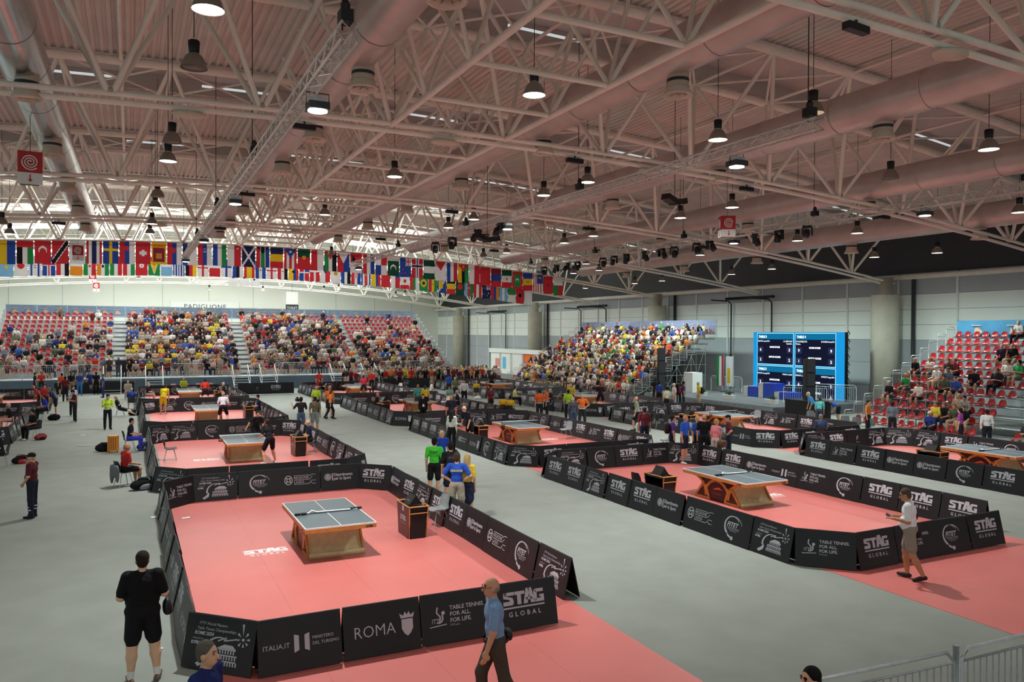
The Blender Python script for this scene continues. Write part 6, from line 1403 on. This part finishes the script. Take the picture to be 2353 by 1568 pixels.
for k, (i, yy, c) in enumerate(R2):
    pos = (33.15+.715*i-.02, yy, .45-.42+.39*i)
    spectator(pos, math.pi/2+random.uniform(-.3, .3), random.choice(SITS), c, .028, 'spectator in %s top, %s row of the emptier stand, %s' % (CNAME[c], nth(i), '%s seat along' % nth(max(0, round((28.2-yy)/.5)))), 'spectators in the emptier stand')
for k, (x, y, c, rz, lb) in enumerate([(32.0, 26.4, 'e08a3a', 200, 'person in orange top with purple backpack before the emptier stand'), (32.2, 25.2, '6e7a8c', 300, 'man in blue-grey shirt standing before the emptier stand, back turned'), (32.3, 21.9, 'a84aa0', 20, 'girl in magenta top standing before the emptier stand'), (32.7, 21.0, 'e6e4e2', 320, 'person in white jacket standing before the emptier stand')]):
    me = person_mesh('stand', 1.7, .028, hair='short', leg='trousers', sleeve='long' if k == 3 else 'short'); o = put('person', me, None, (x, y, .004), math.radians(rz), lb, 'person', 'people standing before the emptier stand'); paint(o, c, '22242c', '2a201a', '2a2a2a', SKINS[k])
# standing crowd in the far gap between the stands
def zone_label(p): return None
rowcount = 0
STAND_SPOTS = []
for k in range(95):
    u = random.random(); x = 20.5+u*12.0; y = 67.0+random.random()*3.2+u*1.5
    STAND_SPOTS.append((x, y))
STAND_SPOTS.sort(key=lambda p: p[1])
# colour-mapped low-detail bodies joined into one crowd where single people can no longer be told apart
LOW = {}
def low_body(pose, hk, leg):
    key = (pose, hk, leg)
    if key not in LOW: LOW[key] = surface(body_prims(pose, 1.7, hair=hk, leg=leg, build=1.12)[0], .062, blend=.045); V = LOW[key][0]; V -= np.array([0, 0, V[:, 2].min()])
    return LOW[key]
class Crowd:
    def __init__(s): s.V = []; s.Q = []; s.C = []; s.n = 0
    def add(s, pos, rz, pose, top, hk=None):
        V, Q, R = low_body(pose, hk or random.choice(['short', 'short', 'bald', 'long', 'cap']), random.choice(['shorts', 'trousers']))
        c, q = math.cos(rz), math.sin(rz); sc = random.uniform(.93, 1.05)
        W = np.stack([V[:, 0]*c-V[:, 1]*q, V[:, 0]*q+V[:, 1]*c, V[:, 2]], 1)*sc+np.array(pos)
        pal = np.array([lin(random.choice(SKINS)), lin(top), lin(random.choice(['1d1e24', '2c3040', '4a4a52', '8a8070', 'b8a890'])), lin('6a6a6a'), lin(random.choice(HAIRC)), lin(random.choice(['d8d8d4', '2a2c34', 'a8302c', 'e8d83a']))])
        s.V.append(W); s.Q.append(Q+s.n); s.C.append(pal[R]); s.n += len(V)
    def obj(s, name, label):
        V = np.concatenate(s.V); Q = np.concatenate(s.Q); Cc = np.concatenate(s.C)
        me = bpy.data.meshes.new(name); me.vertices.add(len(V)); me.vertices.foreach_set('co', V.astype(np.float32).ravel()); me.loops.add(len(Q)*4); me.loops.foreach_set('vertex_index', Q.astype(np.int32).ravel())
        me.polygons.add(len(Q)); me.polygons.foreach_set('loop_start', np.arange(0, len(Q)*4, 4, dtype=np.int32)); me.polygons.foreach_set('loop_total', np.full(len(Q), 4, np.int32)); me.materials.append(GEOM)
        me.polygons.foreach_set('use_smooth', np.ones(len(Q), bool)); me.update(calc_edges=True)
        ca = me.color_attributes.new('col', 'FLOAT_COLOR', 'CORNER'); cc = np.ones((len(Q), 4, 4), np.float32); cc[:, :, :3] = Cc[:, None, :]; ca.data.foreach_set('color', cc.ravel())
        return put(name, me, None, label=label, cat='crowd', kind='stuff')
# individuals: lower rows of the crowded stand and the front of the standing crowd; the rest as crowd
n_ind = 0
cr_mid, cr_far, cr_gap = Crowd(), Crowd(), Crowd()
for (i, x, p, rz) in FREE['mid']:
    occ = .93 if i < 9 else .8
    if x < 1.5+max(0, (i-8))*.9: occ = .35
    if random.random() > occ: continue
    c = random.choice(WARM); h = rz+math.pi+random.uniform(-.35, .35)
    if i in (0, 1) and x > 2.0:
        spectator(tuple(p), h, random.choice(SITS), c, .04, 'spectator in %s top, %s row of the crowded stand, %s seat from far end' % (CNAME[c], nth(i), nth(int(x/.5))), 'spectators in the crowded stand'); n_ind += 1
    else: cr_mid.add(tuple(p), h, random.choice(SITS), c)
for k, (x, y) in enumerate(STAND_SPOTS):
    c = random.choice(WARM); h = math.pi+random.uniform(-.9, .9)
    if k < 45:
        spectator((x, y, .004), h, random.choice(['stand', 'fold', 'stand', 'akimbo']), c, .04, 'bystander in %s top in the standing crowd, %s from the front' % (CNAME[c], nth(k)), 'bystanders between the far stands'); n_ind += 1
    else: cr_gap.add((x, y, 0), h, random.choice(['stand', 'fold']), c)
for (i, x, p, rz) in FREE['far']:
    X = p.x
    if X < -1.2: occ = .02 if (i > 8 and X < -4) else (.18 if i > 7 else .42 if i > 4 else .4)
    elif X < 8.8: occ = .86 if i < 10 else .62
    elif X < 19.1: occ = .82 if i < 11 else .55
    else: occ = .86 if i < 5 else max(.10, .75-.09*(i-4)-.02*(X-19))
    if i == 12: occ *= .6
    if random.random() > occ: continue
    c = random.choice(CROWD)
    if i == 0 and n_ind < 165:
        spectator(tuple(p), math.pi+random.uniform(-.3, .3), random.choice(SITS), c, .045, 'spectator in %s top, front row of the far stand, %s seat from outer end' % (CNAME[c], nth(int(x/.5))), 'spectators in the far stand'); n_ind += 1
    else: cr_far.add(tuple(p), math.pi+random.uniform(-.35, .35), random.choice(SITS), c)
for k in range(26):     # people on the front platform and foot of the far stand
    x = random.uniform(-9, 27); cr_far.add((x, 70.6+random.random()*.5, 1.12), math.pi+random.uniform(-.6, .6), 'stand', random.choice(CROWD))
for k in range(55):
    x = random.uniform(17, 31); cr_gap.add((x, 66.0+random.random()*2.2, 0), math.pi+random.uniform(-.8, .8), 'stand', random.choice(CROWD))
cr_mid.obj('seated_crowd', 'dense seated crowd filling the upper rows of the stand by the panelled wall')
cr_far.obj('far_crowd', 'seated crowd filling the far grandstand')
cr_gap.obj('standing_crowd', 'crowd standing in the gap between the far stands')
